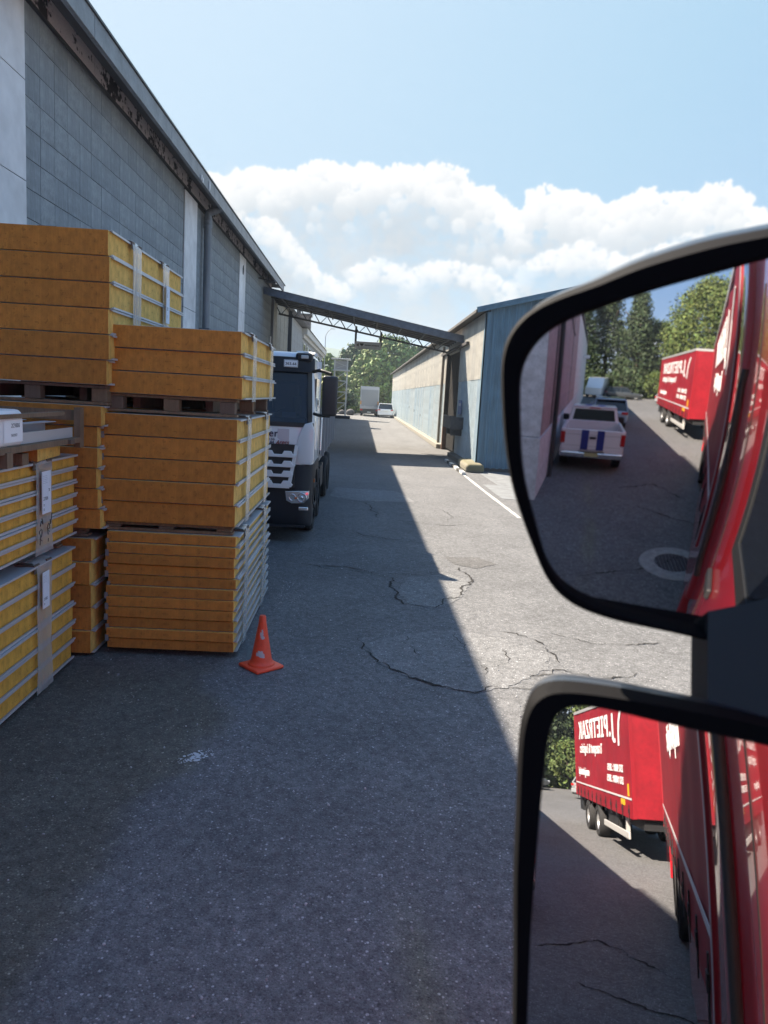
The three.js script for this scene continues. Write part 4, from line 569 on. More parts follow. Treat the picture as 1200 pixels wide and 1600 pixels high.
    obj('wing', smooth(ext([[0.25, 0.6], [0.35, 1.36], [1.75, 1.36], [1.95, 1.1], [1.9, 0.75], [1.78, 1.0], [1.55, 1.16], [1.05, 1.16], [0.82, 0.95], [0.72, 0.6]], 0.34, 0.02).rotateY(Math.PI / 2).translate(s > 0 ? 0.91 : -1.25, 0, 0), 30), darkPlastic, t);
    obj('side_marker', bx(0.02, 0.06, 0.05, s * 1.262, 1.05, -0.42), std([0.5, 0.13, 0.02], 0.3), t);
    obj('side_window', b2(s * 1.2, s * 1.222, 2.15, 2.85, -1.55, -0.62), glassDark, cab); obj('door_shut_line', [b2(s * 1.236, s * 1.239, 1.4, 2.9, -1.64, -1.62), b2(s * 1.236, s * 1.239, 1.4, 2.1, -0.5, -0.48)], blackPlastic, cab);
    obj('step', [rb2(s * 0.95, s * 1.24, 0.42, 0.5, -1.85, -1.3, 0.02), rb2(s * 0.95, s * 1.24, 0.8, 0.86, -1.95, -1.75, 0.02)], darkPlastic, t);
    obj('grab_rail', bar([s * 1.28, 1.5, -1.75], [s * 1.28, 2.5, -1.85], 0.018), chrome, cab);
    const m = obj('mirror', smooth(rb2(s * 1.36, s * 1.62, 2.22, 2.9, -0.02, 0.1, 0.05, 3), 60), std([0.02, 0.022, 0.028], 0.5), t);
    obj('mirror_arm', tube([[s * 1.18, 2.96, -0.32], [s * 1.3, 2.98, -0.12], [s * 1.5, 2.93, 0.03]], 0.03, 14), blackPlastic, m); obj('mirror_arm', tube([[s * 1.22, 2.24, -0.2], [s * 1.34, 2.22, -0.04], [s * 1.5, 2.22, 0.03]], 0.028, 14), blackPlastic, m); obj('mirror_glass', rb2(s * 1.38, s * 1.6, 2.26, 2.86, -0.03, -0.021, 0.004), chrome, m);
  }
  // chassis, wheels, tipper body
  obj('chassis', [b2(-0.45, 0.45, 0.7, 1.05, -9.2, -0.3), b2(-1.2, -0.7, 0.5, 1.0, -4.9, -3.7), b2(0.7, 1.2, 0.5, 1.0, -4.9, -3.7)], blackPlastic, t);
  for (const z of [-1.3, -2.95, -6.3, -7.65]) for (const s of [1, -1]) wheel(t, s * 1.07, 0.52, z, 0.52, z < -5 ? 0.34 : 0.32, s);
  const stakeMat = std([0.28, 0.29, 0.3], 0.6, 0.2), tip = obj('tipper_body', [b2(-1.22, 1.22, 1.22, 1.36, -9.3, -2.5), b2(-1.24, -1.16, 1.36, 2.2, -9.3, -2.5), b2(1.16, 1.24, 1.36, 2.2, -9.3, -2.5), b2(-1.22, 1.22, 1.36, 2.3, -2.58, -2.5)], std([0.33, 0.34, 0.35], 0.55, 0.2, { map: mottle }), t);
  for (let k = 0; k < 5; k++) for (const s of [1, -1]) obj('stake', b2(s * 1.24, s * 1.3, 1.3, 2.22, -3.0 - k * 1.5, -2.9 - k * 1.5), stakeMat, tip);
  obj('exhaust_stack', [rb2(0.95, 1.2, 1.3, 2.9, -2.42, -2.15, 0.06), bar([0.9, 3.0, -2.3], [1.15, 3.06, -2.15], 0.05)], std([0.3, 0.28, 0.25], 0.5, 0.3), t);
  obj('roof_horns', [bar([0.98, 3.3, -0.9], [1.2, 3.26, -0.45], 0.035), rb(0.3, 0.06, 0.12, 0.02, 0.95, 3.31, -1.1)], whitePaint, t);
}
// ================================================================ PLATFORM TOWER, BOX TRUCK AND CAR DOWN THE LANE
{
  const t = thing('platform_lift', 'tall grey lifting tower with a boxed platform far beyond the lorry', 'lift', [-2.36, 0, -85]), m = std([0.5, 0.5, 0.48], 0.6, 0.2), p = std([0.32, 0.31, 0.3], 0.7); t.scale.set(2.2, 1.5, 2.2);
  for (const [x, z] of [[-0.32, -0.3], [0.3, -0.3], [-0.32, 0.3], [0.3, 0.3]]) obj('post', b2(x - 0.03, x + 0.03, 0, 4.2, z - 0.03, z + 0.03), m, t);
  obj('box_panel', b2(-0.29, 0.27, 3.5, 4.12, -0.27, 0.27), p, t); obj('roof_plate', rb(0.95, 0.07, 0.9, 0.02, -0.02, 4.25, 0), std([0.6, 0.59, 0.55], 0.5), t);
  obj('floor_plate', rb(0.85, 0.06, 0.8, 0.02, 0, 3.44, 0), m, t); for (let k = 0; k < 4; k++) obj('brace', [bar([-0.3, 0.4 + k * 0.78, 0.3], [0.3, 1.1 + k * 0.78, 0.3], 0.02), b2(-0.32, 0.3, 1.1 + k * 0.78, 1.16 + k * 0.78, 0.28, 0.32)], m, t);
  obj('face_stripe', [bar([-0.28, 3.55, 0.285], [0.26, 3.85, 0.285], 0.012), bar([-0.28, 4.0, 0.285], [0.26, 3.75, 0.285], 0.012)], m, t); obj('base', rb(1.1, 0.2, 1.0, 0.03, 0, 0.1, 0), darkPlastic, t);
  const v = thing('box_truck', 'pale box truck with roller shutter and tail lift at the end of the lane', 'truck', [1.05, 0, -99.6]), gw = std([0.24, 0.26, 0.28], 0.5, 0.1);
  obj('box_body', rb2(-1.2, 1.2, 0.95, 3.8, -7, 0, 0.05), std([0.30, 0.33, 0.36], 0.5), v); const sh = obj('shutter', b2(-1.05, 1.05, 1.1, 3.35, 0.001, 0.02), gw, v); for (let k = 0; k < 9; k++) obj('slat', b2(-1.04, 1.04, 1.12 + k * 0.245, 1.33 + k * 0.245, 0.02, 0.04), gw, sh);
  obj('header', b2(-1.15, 1.15, 3.4, 3.72, 0.001, 0.03), std([0.4, 0.42, 0.45], 0.5), v); obj('tail_lift', [rb2(-1.1, 1.1, 0.95, 1.28, 0.02, 0.2, 0.03), b2(-0.7, -0.5, 1.28, 1.36, 0.05, 0.15), b2(0.4, 0.6, 1.28, 1.36, 0.05, 0.15)], std([0.35, 0.36, 0.37], 0.5), v);
  obj('underframe', [b2(-1.0, 1.0, 0.45, 0.95, -6.5, -0.05), b2(-1.05, 1.05, 0.55, 0.7, 0, 0.1)], blackPlastic, v); for (const s of [-1, 1]) { obj('tail_lamp', b2(s * 0.85, s * 1.15, 0.72, 0.92, 0.1, 0.13), redLens, v); obj('hazard_plate', b2(s * 0.98, s * 1.18, 1.5, 1.95, 0.021, 0.03), std([0.5, 0.2, 0.03], 0.5), v); wheel(v, s * 0.95, 0.45, -1.6, 0.45, 0.3, s); wheel(v, s * 0.95, 0.45, -6.2, 0.45, 0.3, s); }
  obj('number_plate', b2(-0.25, 0.25, 0.48, 0.6, 0.1, 0.115), std([0.6, 0.6, 0.55], 0.5), v); obj('cab', prof([[7.1, 0.5], [9.0, 0.5], [9.1, 1.3], [8.7, 2.4], [7.1, 2.5]], 2.1, 0.08), whitePaint, v);
}
function suv(name, label, x, z, ry, paint, o = {}) {                  // faces -z; k scales
  const t = thing(name, label, 'car', [x, 0, z], ry, o.group), w = o.w ?? 1.86, h = o.h ?? 1.68, l = (o.l ?? 4.7) / 2, low = o.low ?? 0.95;
  const body = obj('body', prof([[-l, 0.42], [-l - 0.02, low - 0.1], [-l + 0.08, low + 0.02], [l * 0.42, low], [l - 0.25, low - 0.14], [l, low - 0.35], [l - 0.02, 0.38], [l * 0.8, 0.28], [-l * 0.8, 0.28]], w, 0.09), paint, t);
  const A = [[-l + 0.06, low - 0.02], [l * 0.46, low - 0.02], [l * 0.12, h - 0.06], [-l + 0.42, h - 0.04]], ring = (s, pts) => pts.map(([f, y]) => [s * (w / 2 - 0.06 - (y - low) * 0.22), y, -f]);
  const g1 = ring(1, A), g2 = ring(-1, A); obj('glasshouse', smooth(merge([quads([g1, g2], true), quads([[g1[0], g1[1]], [g1[3], g1[2]]]), quads([[g2[1], g2[0]], [g2[2], g2[3]]])]), 20), glassDark, body);
  const wt = w - 0.14 - (h - low) * 0.44; obj('roof_panel', smooth(rb2(-wt / 2 - 0.06, wt / 2 + 0.06, h - 0.09, h, -l * 0.16, l - 0.38, 0.04, 3), 60), paint, body);
  for (const s of [-1, 1]) { const p = (f, y) => [s * (w / 2 - 0.05 - (y - low) * 0.22), y, -f]; obj('pillar', [beam(p(-l + 0.1, low), p(-l + 0.45, h - 0.06), 0.06, 0.14), beam(p(l * 0.44, low), p(l * 0.12, h - 0.06), 0.05, 0.07), beam(p(-l * 0.25, low), p(-l * 0.25, h - 0.06), 0.05, 0.08)], paint, body); obj('tail_lamp', rb2(s * (w / 2 - 0.34), s * (w / 2 - 0.02), low - 0.16, low - 0.02, l - 0.06, l + 0.025, 0.02), redLens, body); obj('headlamp', rb2(s * (w / 2 - 0.42), s * (w / 2 - 0.06), low - 0.36, low - 0.22, -l - 0.01, -l + 0.2, 0.03), lampGlass, body); obj('door_mirror', rb2(s * (w / 2 - 0.04), s * (w / 2 + 0.14), low + 0.02, low + 0.18, -l * 0.4, -l * 0.3, 0.04), paint, body); for (const f of [-l * 0.62, l * 0.62]) wheel(t, s * (w / 2 - 0.13), 0.33, f, 0.33, 0.22, s); }
  obj('rear_bumper', rb2(-w / 2 + 0.06, w / 2 - 0.06, 0.34, 0.56, l - 0.02, l + 0.06, 0.05), paint, body); obj('lower_valance', rb2(-w / 2 + 0.2, w / 2 - 0.2, 0.24, 0.36, l - 0.05, l + 0.045, 0.02), blackPlastic, body); obj('number_plate', rb(0.5, 0.11, 0.012, 0.004, 0, low - 0.22, l + 0.03), std([0.7, 0.7, 0.66], 0.5), body); obj('rear_spoiler', rb2(-wt / 2 - 0.02, wt / 2 + 0.02, h - 0.07, h - 0.02, l - 0.4, l - 0.25, 0.02), paint, body);
  return t;
}
suv('white_suv', 'white car parked beside the box truck, seen from behind', 3.1, -99.6, 0, whitePaint, { w: 1.95, h: 1.78, low: 1.05 });
// ================================================================ TREES, HEDGES, HILL, STREET LAMP
const bark = std([0.09, 0.07, 0.055], 0.95, 0, { map: streaks });
const LEAF = [[0.055, 0.10, 0.022], [0.075, 0.125, 0.03], [0.035, 0.07, 0.018]].map((c) => phys([1, 1, 1], { roughness: 0.75, vertexColors: true, transmission: 0.0 }) && std([1, 1, 1], 0.75, 0, { vertexColors: true, side: THREE.DoubleSide, userData: { c } }));
function crownGeo(R, H, rx, ry, y0, n, leaf, tone, conic = 0) {
  const cl = [], P = [], N = [], Cc = [];
  const K = Math.max(14, Math.round(n / 34));
  for (let i = 0; i < K; i++) { const a = R() * 6.283, v = R(), u = Math.sqrt(R()), yy = y0 + ry * 2 * v, prof_ = conic ? mixn(1, 0.12, v ** 0.9) : Math.sqrt(Math.max(0.05, 1 - (2 * v - 0.85) ** 2 * 0.85)); const r = rx * prof_ * (0.45 + 0.62 * u); cl.push([Math.cos(a) * r, yy, Math.sin(a) * r, rx * (0.16 + 0.18 * R()), 0.7 + 0.6 * R()]); }
  const q = V3(), nn = V3(), s1 = V3(), s2 = V3();
  for (let i = 0; i < n; i++) {
    const c = cl[i % K]; q.set(R() - 0.5, R() - 0.5, R() - 0.5).normalize().multiplyScalar(c[3] * (0.35 + 0.75 * R() ** 0.5)); q.y *= 0.75; const x = c[0] + q.x, y = c[1] + q.y, z = c[2] + q.z;
    nn.set(q.x + 0.2 * (R() - 0.5), q.y + 0.35 * R(), q.z + 0.2 * (R() - 0.5)).normalize().add(s1.set(R() - 0.5, R() - 0.5, R() - 0.5).multiplyScalar(1.3)).normalize();
    s1.set(R() - 0.5, R() - 0.5, R() - 0.5).cross(nn).normalize(); s2.crossVectors(nn, s1); const l = leaf * (0.55 + 0.9 * R()), w = l * (0.45 + 0.3 * R());
    const p = [[0, -l], [w, 0], [0, l], [-w, 0]].map(([a, b]) => [x + s1.x * a + s2.x * b, y + s1.y * a + s2.y * b, z + s1.z * a + s2.z * b]);
    const k = c[4] * (0.75 + 0.5 * R()), cc = [tone[0] * k * (0.85 + 0.4 * R()), tone[1] * k, tone[2] * k];
    for (const j of [0, 1, 2, 0, 2, 3]) { P.push(...p[j]); N.push(nn.x, nn.y, nn.z); Cc.push(...cc); }
  }
  const g = new THREE.BufferGeometry(); g.setAttribute('position', new THREE.Float32BufferAttribute(P, 3)); g.setAttribute('normal', new THREE.Float32BufferAttribute(N, 3)); g.setAttribute('color', new THREE.Float32BufferAttribute(Cc, 3)); g.setAttribute('uv', new THREE.Float32BufferAttribute(new Float32Array(P.length / 3 * 2), 2)); return g;
}
function tree(name, label, x, z, H, rx, seed, tone, n = 5000, leaf = 0.35, o = {}) {
  const R = rng(seed), t = thing(name, label, o.cat ?? 'tree', [x, 0, z], R() * 6, o.group), tr = H * 0.022 + 0.06, limbs = [];
  const y0 = o.y0 ?? H * 0.16, ry = (H - y0) / 2;
  limbs.push(new THREE.CylinderGeometry(tr * 0.45, tr, H * 0.62, 9).translate(0, H * 0.31, 0)); for (let i = 0; i < 7; i++) { const a = i * 2.4 + R(), h = H * (0.25 + 0.07 * i); limbs.push(bar([0, h, 0], [Math.cos(a) * rx * 0.6, h + H * 0.16, Math.sin(a) * rx * 0.6], tr * 0.25, 6)); }
  obj('trunk', limbs, bark, t); obj('crown', crownGeo(R, H, rx, ry, y0, n, leaf, tone, o.conic), LEAF[0], t); return t;
}
const T1 = [0.12, 0.19, 0.04], T2 = [0.05, 0.095, 0.03], T3 = [0.15, 0.22, 0.045];
const FT = 'trees at the end of the lane';
tree('broad_tree', 'broad bright green tree behind the box truck at the end of the lane', 4.6, -127, 11.6, 5.4, 201, T1, 11000, 0.30, { group: FT, y0: 0.6 });
tree('broad_tree', 'rounded dark tree left of the hanging sign', -1.2, -131, 10.6, 3.6, 202, T2, 7000, 0.3, { group: FT, y0: 0.8 });
tree('broad_tree', 'light green tree directly under the hanging sign', 1.7, -122, 9.6, 3.6, 203, T3, 8000, 0.27, { group: FT, y0: 0.5 });
tree('broad_tree', 'dark tree peeping over the far end of the shed roof', 9.6, -134, 11.0, 4.0, 204, T2, 6000, 0.32, { group: FT });
tree('broad_tree', 'small round tree beside the office wing, under the hill', -5.4, -126, 8.4, 2.6, 205, T1, 5000, 0.28, { group: FT, y0: 0.4 });
tree('broad_tree', 'yellowish low tree above the lorry mirror', -4.6, -108, 5.2, 2.0, 206, [0.15, 0.17, 0.03], 3600, 0.24, { group: FT, y0: 0.3 });
tree('broad_tree', 'low dark tree filling the left end of the lane', -8.5, -132, 8.0, 3.2, 207, T2, 5000, 0.3, { group: FT, y0: 0.3 });
for (const [x, z, h, r, s, l] of [[-1.9, -112, 3.0, 1.5, 211, 'low bush left of the box truck'], [-0.6, -116, 2.2, 1.3, 212, 'pale bush close behind the box truck'], [-3.3, -118, 3.6, 1.8, 213, 'round dark bush at the lane end beside the office wing']]) tree('bush', l, x, z, h, r, s, s === 212 ? T3 : T2, 2200, 0.2, { cat: 'bush', y0: 0.05, group: 'bushes at the end of the lane' });
{
  const rows = [], R = rng(5); for (let j = 0; j <= 8; j++) { const row = []; for (let i = 0; i <= 60; i++) { const x = -900 + i * 30, k = j / 8; const hgt = (38 + 34 * fbm(i * 0.22 + 3, 2, 4, 15) + 12 * Math.exp(-(((x + 40) / 60) ** 2))) * Math.sin(k * Math.PI / 2); row.push([x, hgt - 2, -820 - k * 260 + 8 * R()]); } rows.push(row); }
  struct('hill', tint(smooth(quads(rows), 60), (x, y, z) => { const f = fbm(x * 0.03, y * 0.1 + z * 0.03, 4, 3); return [0.05 + 0.05 * f, 0.085 + 0.06 * f, 0.04 + 0.02 * f]; }), std([1, 1, 1], 0.95, 0, { vertexColors: true }), 'low wooded hill far beyond the lane');
  const l = thing('street_lamp', 'thin street lamp with bent arm beyond the office wing', 'street lamp', [-5.55, 0, -112]), m = std([0.3, 0.31, 0.32], 0.5, 0.4); obj('pole', new THREE.CylinderGeometry(0.05, 0.09, 10.6, 10).translate(0, 5.3, 0), m, l); obj('arm', tube([[0, 10.5, 0], [0.1, 10.9, 0], [0.5, 11.5, 0], [0.75, 11.7, 0]], 0.04, 12), m, l); obj('lamp_head', rb(0.6, 0.08, 0.2, 0.03, 0.98, 11.72, 0), m, l);
  for (const [x, z, s, lab] of [[-1.35, -101, 0.8, 'rounded grey boulder at the left edge of the lane end'], [-2.5, -103, 0.6, 'smaller grey boulder near the office wing']]) { const b = thing('boulder', lab, 'boulder', [x, 0, z], s, 'boulders at the end of the lane'), g = new THREE.IcosahedronGeometry(0.75 * s, 3), p = g.attributes.position; for (let i = 0; i < p.count; i++) { const d = 1 + 0.35 * (fbm(p.getX(i) * 1.4 + 9, p.getZ(i) * 1.4 + p.getY(i), 3, 31) - 0.5); p.setXYZ(i, p.getX(i) * d, Math.max(0, p.getY(i) * d * 0.8 + 0.4 * s), p.getZ(i) * d); } g.computeVertexNormals(); obj('stone', uvBox(g), std([0.16, 0.155, 0.15], 0.95, 0, { map: mottle }), b); }
}

// ================================================================ OWN LORRY'S DOOR MIRRORS
const housingMat = phys([0.014, 0.019, 0.03], { roughness: 0.4, clearcoat: 0.5, clearcoatRoughness: 0.12 }), rimMat = phys([0.006, 0.006, 0.007], { roughness: 0.8, specularIntensity: 0.2 }), mirrorMat = std([0.80, 0.79, 0.80], 0.0, 1);
const UO = [[-0.112,0.044],[-0.114,0.063],[-0.112,0.078],[-0.106,0.089],[-0.097,0.099],[-0.079,0.109],[-0.05,0.12],[-0.021,0.134],[0.001,0.142],[0.042,0.155],[0.073,0.162],[0.112,0.17],[0.13,0.166],[0.142,0.141],[0.164,0.01],[0.181,-0.125],[0.17,-0.164],[0.129,-0.167],[0.087,-0.159],[0.031,-0.149],[-0.002,-0.144],[-0.039,-0.133],[-0.059,-0.117],[-0.071,-0.095],[-0.085,-0.066],[-0.099,-0.03],[-0.108,0.011]];
const UG = [[-0.0964,0.0311],[-0.0977,0.0569],[-0.0921,0.0708],[-0.0817,0.0849],[-0.0624,0.0969],[-0.038,0.107],[-0.0029,0.1208],[0.0488,0.1374],[0.0753,0.1459],[0.1061,0.1535],[0.122,0.1407],[0.1449,0.0089],[0.1632,-0.1397],[0.1485,-0.1577],[0.119,-0.1556],[0.068,-0.1519],[0.0158,-0.1421],[-0.0256,-0.1314],[-0.049,-0.1181],[-0.0615,-0.1019],[-0.0741,-0.0686],[-0.0889,-0.0251]];
const LO = [[-0.099,0.022],[-0.099,0.08],[-0.097,0.103],[-0.095,0.109],[-0.088,0.112],[-0.072,0.112],[-0.048,0.111],[-0.022,0.109],[0.021,0.104],[0.06,0.099],[0.114,0.089],[0.153,0.08],[0.163,0.052],[0.165,-0.167],[0.154,-0.212],[0.098,-0.229],[-0.043,-0.237],[-0.077,-0.225],[-0.09,-0.181],[-0.096,-0.087],[-0.099,-0.022]];
const LG = [[-0.0805,0.0309],[-0.0771,0.0763],[-0.0766,0.0965],[-0.0729,0.1015],[-0.0622,0.1022],[-0.0279,0.0983],[0.0039,0.0924],[0.0895,0.0786],[0.1334,0.0691],[0.1411,0.0505],[0.1434,-0.1676],[0.1347,-0.1998],[0.0972,-0.2086],[-0.044,-0.2164],[-0.0726,-0.209],[-0.0805,-0.1801],[-0.0831,-0.1347],[-0.0841,-0.0702],[-0.0824,-0.0126]];
function byAngle(poly, n, c) {                                        // outline resampled at equal angles round c
  const out = []; for (let i = 0; i < n; i++) { const a = i / n * Math.PI * 2, dx = Math.cos(a), dy = Math.sin(a); let best = 0; for (let k = 0; k < poly.length; k++) { const p = poly[k], q = poly[(k + 1) % poly.length], ex = q[0] - p[0], ey = q[1] - p[1], den = dx * ey - dy * ex; if (Math.abs(den) < 1e-12) continue; const wx = p[0] - c[0], wy = p[1] - c[1], t = (wx * ey - wy * ex) / den, u = (wx * dy - wy * dx) / den; if (t > 0 && u >= -1e-9 && u <= 1 + 1e-9) best = Math.max(best, t); } out.push(best); }
  let sm2 = out; for (let q = 0; q < 14; q++) sm2 = sm2.map((r, i) => (sm2[(i + n - 1) % n] + 2 * r + sm2[(i + 1) % n]) / 4); return sm2.map((r, i) => { const a = i / n * Math.PI * 2; return [c[0] + Math.cos(a) * r, c[1] + Math.sin(a) * r]; });
}
function doorMirror(parent, P, a, b, K, outer, glass, c, bulge) {
  const n = V3(Math.sin(a) * Math.cos(b), Math.sin(b), Math.cos(a) * Math.cos(b)), tx = V3(0, 1, 0).cross(n).normalize(), sy = V3().crossVectors(n, tx), M = new THREE.Matrix4().makeBasis(tx, sy, n).setPosition(...P);
  const zg = (x, y) => -(K[0] * x * x + 2 * K[1] * x * y + K[2] * y * y) / 2, N = 240, round = (p) => new THREE.CatmullRomCurve3(p.map(([x, y]) => V3(x, y, 0)), true, 'centripetal').getPoints(300).map((v) => [v.x, v.y]), O = byAngle(round(outer), N, c), I = byAngle(round(glass), N, c);
  const ring = (k, s, z, rel = false) => O.map((o, i) => { const q = I[i], x0 = mixn(q[0], o[0], k), y0 = mixn(q[1], o[1], k), x = c[0] + (x0 - c[0]) * s, y = c[1] + (y0 - c[1]) * s; return [x, y, rel ? zg(x, y) + z : z]; });
  const back = (s, z, up) => O.map(([x, y]) => [c[0] + (x - c[0]) * s * (x < c[0] ? 1 - 2.4 * Math.abs(z) : 1), c[1] + (y - c[1]) * s + up * Math.max(0, y - c[1]), z + zg(x, y) * 0.6]);
  const rim = smooth(quads([ring(0, 0.985, -0.003, true), ring(0.0, 1, 0.003, true), ring(0.12, 1, 0.011, true), ring(0.92, 1, 0.012, true), ring(1, 1, 0.006, true), back(1.003, -0.004, bulge * 0.15), back(1.006, -0.02, bulge * 0.55)].reverse(), true), 33).applyMatrix4(M);
  const shell = smooth(quads([back(1.006, -0.02, bulge * 0.55), back(1.0075, -0.026, bulge * 0.75), back(1.005, -0.035, bulge), back(0.99, -0.062, bulge), back(0.95, -0.085, bulge * 0.8), back(0.84, -0.104, 0.0), back(0.6, -0.115, 0), back(0.02, -0.12, 0)].reverse(), true), 70).applyMatrix4(M);
  const rows = []; for (let k = 0; k <= 26; k++) rows.push(I.map(([x, y]) => { const s = 0.002 + 0.994 * k / 26, px = c[0] + (x - c[0]) * s, py = c[1] + (y - c[1]) * s; return [px, py, zg(px, py)]; }));
  const g = quads(rows.reverse(), true), p = g.attributes.position, q = g.attributes.normal; for (let i = 0; i < p.count; i++) { const x = p.getX(i), y = p.getY(i), v = V3(K[0] * x + K[1] * y, K[1] * x + K[2] * y, 1).normalize(); q.setXYZ(i, v.x, v.y, v.z); }
  g.applyMatrix4(M);
  const h = obj('housing', shell, housingMat, parent); obj('rim', rim, rimMat, h); obj('mirror_glass', g, mirrorMat, h); return M;
}
{
  const t = thing('door_mirrors', 'pair of black framed convex door mirrors on the red lorry, close at the right', 'mirrors', [0, 0, 0]);
  const MU = doorMirror(t, [0.2211, 2.5715, -0.5999], -0.1023, -0.0747, [1, 0, 1], UO, UG, [0.03, -0.005], 0.06);
  const ML = doorMirror(t, [0.2312, 2.2783, -0.5279], -0.0384, 0.2094, [0.2996, 0.0415, 0.2279], LO, LG, [0.03, -0.055], 0.03);
  const w = (M, x, y, z) => V3(x, y, z).applyMatrix4(M).toArray();
  obj('bridge', beam(w(MU, 0.145, -0.10, -0.06), w(ML, 0.123, 0.07, -0.045), 0.128, 0.06), blackPlastic, t); obj('arm', beam(w(ML, 0.15, 0.09, -0.05), [0.60, 2.36, -0.62], 0.05, 0.09), blackPlastic, t); obj('arm', beam(w(MU, 0.16, 0.1, -0.07), [0.60, 2.72, -0.66], 0.05, 0.06), blackPlastic, t);
}

// ================================================================ RED LORRY (its own side, seen in the mirrors) AND TRAILER
const redPaint = phys([0.46, 0.012, 0.022], { roughness: 0.3, clearcoat: 1, clearcoatRoughness: 0.03 }), curtainRed = std([0.40, 0.014, 0.028], 0.5, 0, { map: rep(mottle, 0.3) }), white = std([0.8, 0.8, 0.8], 0.5);
const txt = globalThis.txt, sideText = (s, size, z, y, len) => { const g = txt(s, size, 0.006); g.computeBoundingBox(); const k = len / g.boundingBox.max.x; return g.scale(k, 1, 1).rotateY(-Math.PI / 2).translate(-0.004, y, z); };
const crescent = (z, y, h) => ext([[0.5, 0], [0.32, 0.1], [0.12, 0.34], [0.04, 0.6], [0.0, 1], [0.16, 1.0], [0.2, 0.66], [0.32, 0.36], [0.62, 0.04]].map(([a, b]) => [(0.62 - a) * h, b * h]).map(([a, b]) => [a, h - b]), 0.006).rotateY(-Math.PI / 2).translate(-0.004, y, z);
function curtainSide(t, L, len, y0, y1, w, full) {
  const body = obj('curtain_body', [uvBox(rb2(0.03, w, y0, y1 - 0.06, L, L + len, 0.03)), ], curtainRed, t);
  const wave = (z, y) => -0.004 + 0.010 * Math.sin(z * 5.3 + y * 0.7) * (0.4 + 0.6 * vnoise(z * 0.8 + L, y * 0.5, 7)) + 0.012 * (fbm(z * 0.9 + 3 * L, y * 0.8, 3, 11) - 0.5), rowsC = [];
  for (let i = 0; i <= 12; i++) { const row = []; for (let k = 0; k <= 90; k++) { const z = L + 0.05 + (len - 0.1) * k / 90, y = mixn(y0 - 0.02, y1 - 0.1, i / 12); row.push([wave(z, y) + 0.012, y, z]); } rowsC.push(row); }
  obj('curtain', uvBox(smooth(quads(rowsC), 60), 0.3), curtainRed, body);
  obj('roof_rail', [b2(-0.015, w + 0.015, y1 - 0.1, y1, L - 0.01, L + len + 0.01)], std([0.55, 0.55, 0.54], 0.4, 0.4), body); obj('corner_post', [b2(-0.012, 0.09, y0, y1 - 0.1, L - 0.012, L + 0.07), b2(-0.012, 0.09, y0, y1 - 0.1, L + len - 0.07, L + len + 0.012)], curtainRed, body);
  obj('tape_line', b2(-0.006, 0, y0 + 0.42, y0 + 0.47, L + 0.1, L + len - 0.1), std([0.6, 0.6, 0.6], 0.4), body);
  obj('logo', [crescent(L + 0.75, 2.72, 0.95)], white, body);
  obj('company_name', sideText('J.PIETRZAK', 0.62, L + 1.75, 2.98, full ? 6.2 : 4.6), white, body); obj('trade_line', sideText('Transport & Logistics', 0.30, L + (full ? 3.6 : 2.2), 2.5, full ? 4.2 : 3.4), white, body);
  if (full) obj('web_address', sideText('www.jpietrzak.pl', 0.24, L + 6.0, 1.75, 2.2), white, body); if (full) obj('certificate_lines', [sideText('ISO 9001 : 2015', 0.19, L + 0.9, 2.05, 2.0), sideText('ISO 14001 : 2015', 0.19, L + 0.9, 1.75, 2.1)], white, body);
  if (full) obj('hazard_mark', [b2(-0.007, 0, y0 + 0.25, y0 + 0.4, L + 0.85, L + 1.3), b2(-0.007, 0, y0 + 0.5, y0 + 0.8, L + 0.35, L + 0.5)], std([0.75, 0.42, 0.02], 0.5), body);
  for (let k = 0; k < 12; k++) obj('strap', [b2(-0.012, 0, y0 - 0.1, y0 + 0.3, L + 0.4 + k * len / 12.2, L + 0.45 + k * len / 12.2), b2(-0.02, 0, y0 + 0.1, y0 + 0.2, L + 0.38 + k * len / 12.2, L + 0.48 + k * len / 12.2)], blackPlastic, body);
  return body;
}
{
  const t = thing('red_trailer', 'red curtain sided drawbar trailer with white company lettering, seen in both mirrors', 'trailer', [4.454, 0, 14.69], 0.0237);
  curtainSide(t, 0, 9, 1.0, 4.0, 2.5, true);
  obj('underframe', [b2(0.3, 2.2, 0.75, 1.0, 0.1, 8.9), b2(0.12, 0.5, 0.45, 0.95, 2.2, 3.6), b2(0.1, 0.45, 0.5, 0.95, 8.0, 8.7), beam([1.25, 0.6, 0], [1.25, 0.55, -1.6], 0.2, 0.15)], blackPlastic, t); obj('side_guard', [rb2(0.03, 0.09, 0.45, 0.62, 0.7, 3.9, 0.02), b2(0.1, 0.2, 0.4, 1, 1.2, 1.3)], std([0.6, 0.6, 0.58], 0.4, 0.3), t);
  for (const z of [4.9, 6.7]) { wheel(t, 0.2, 0.48, z, 0.48, 0.36, -1); wheel(t, 2.3, 0.48, z, 0.48, 0.36, 1); obj('mudguard', b2(0.02, 0.4, 0.98, 1.02, z - 0.6, z + 0.6), blackPlastic, t); }
}
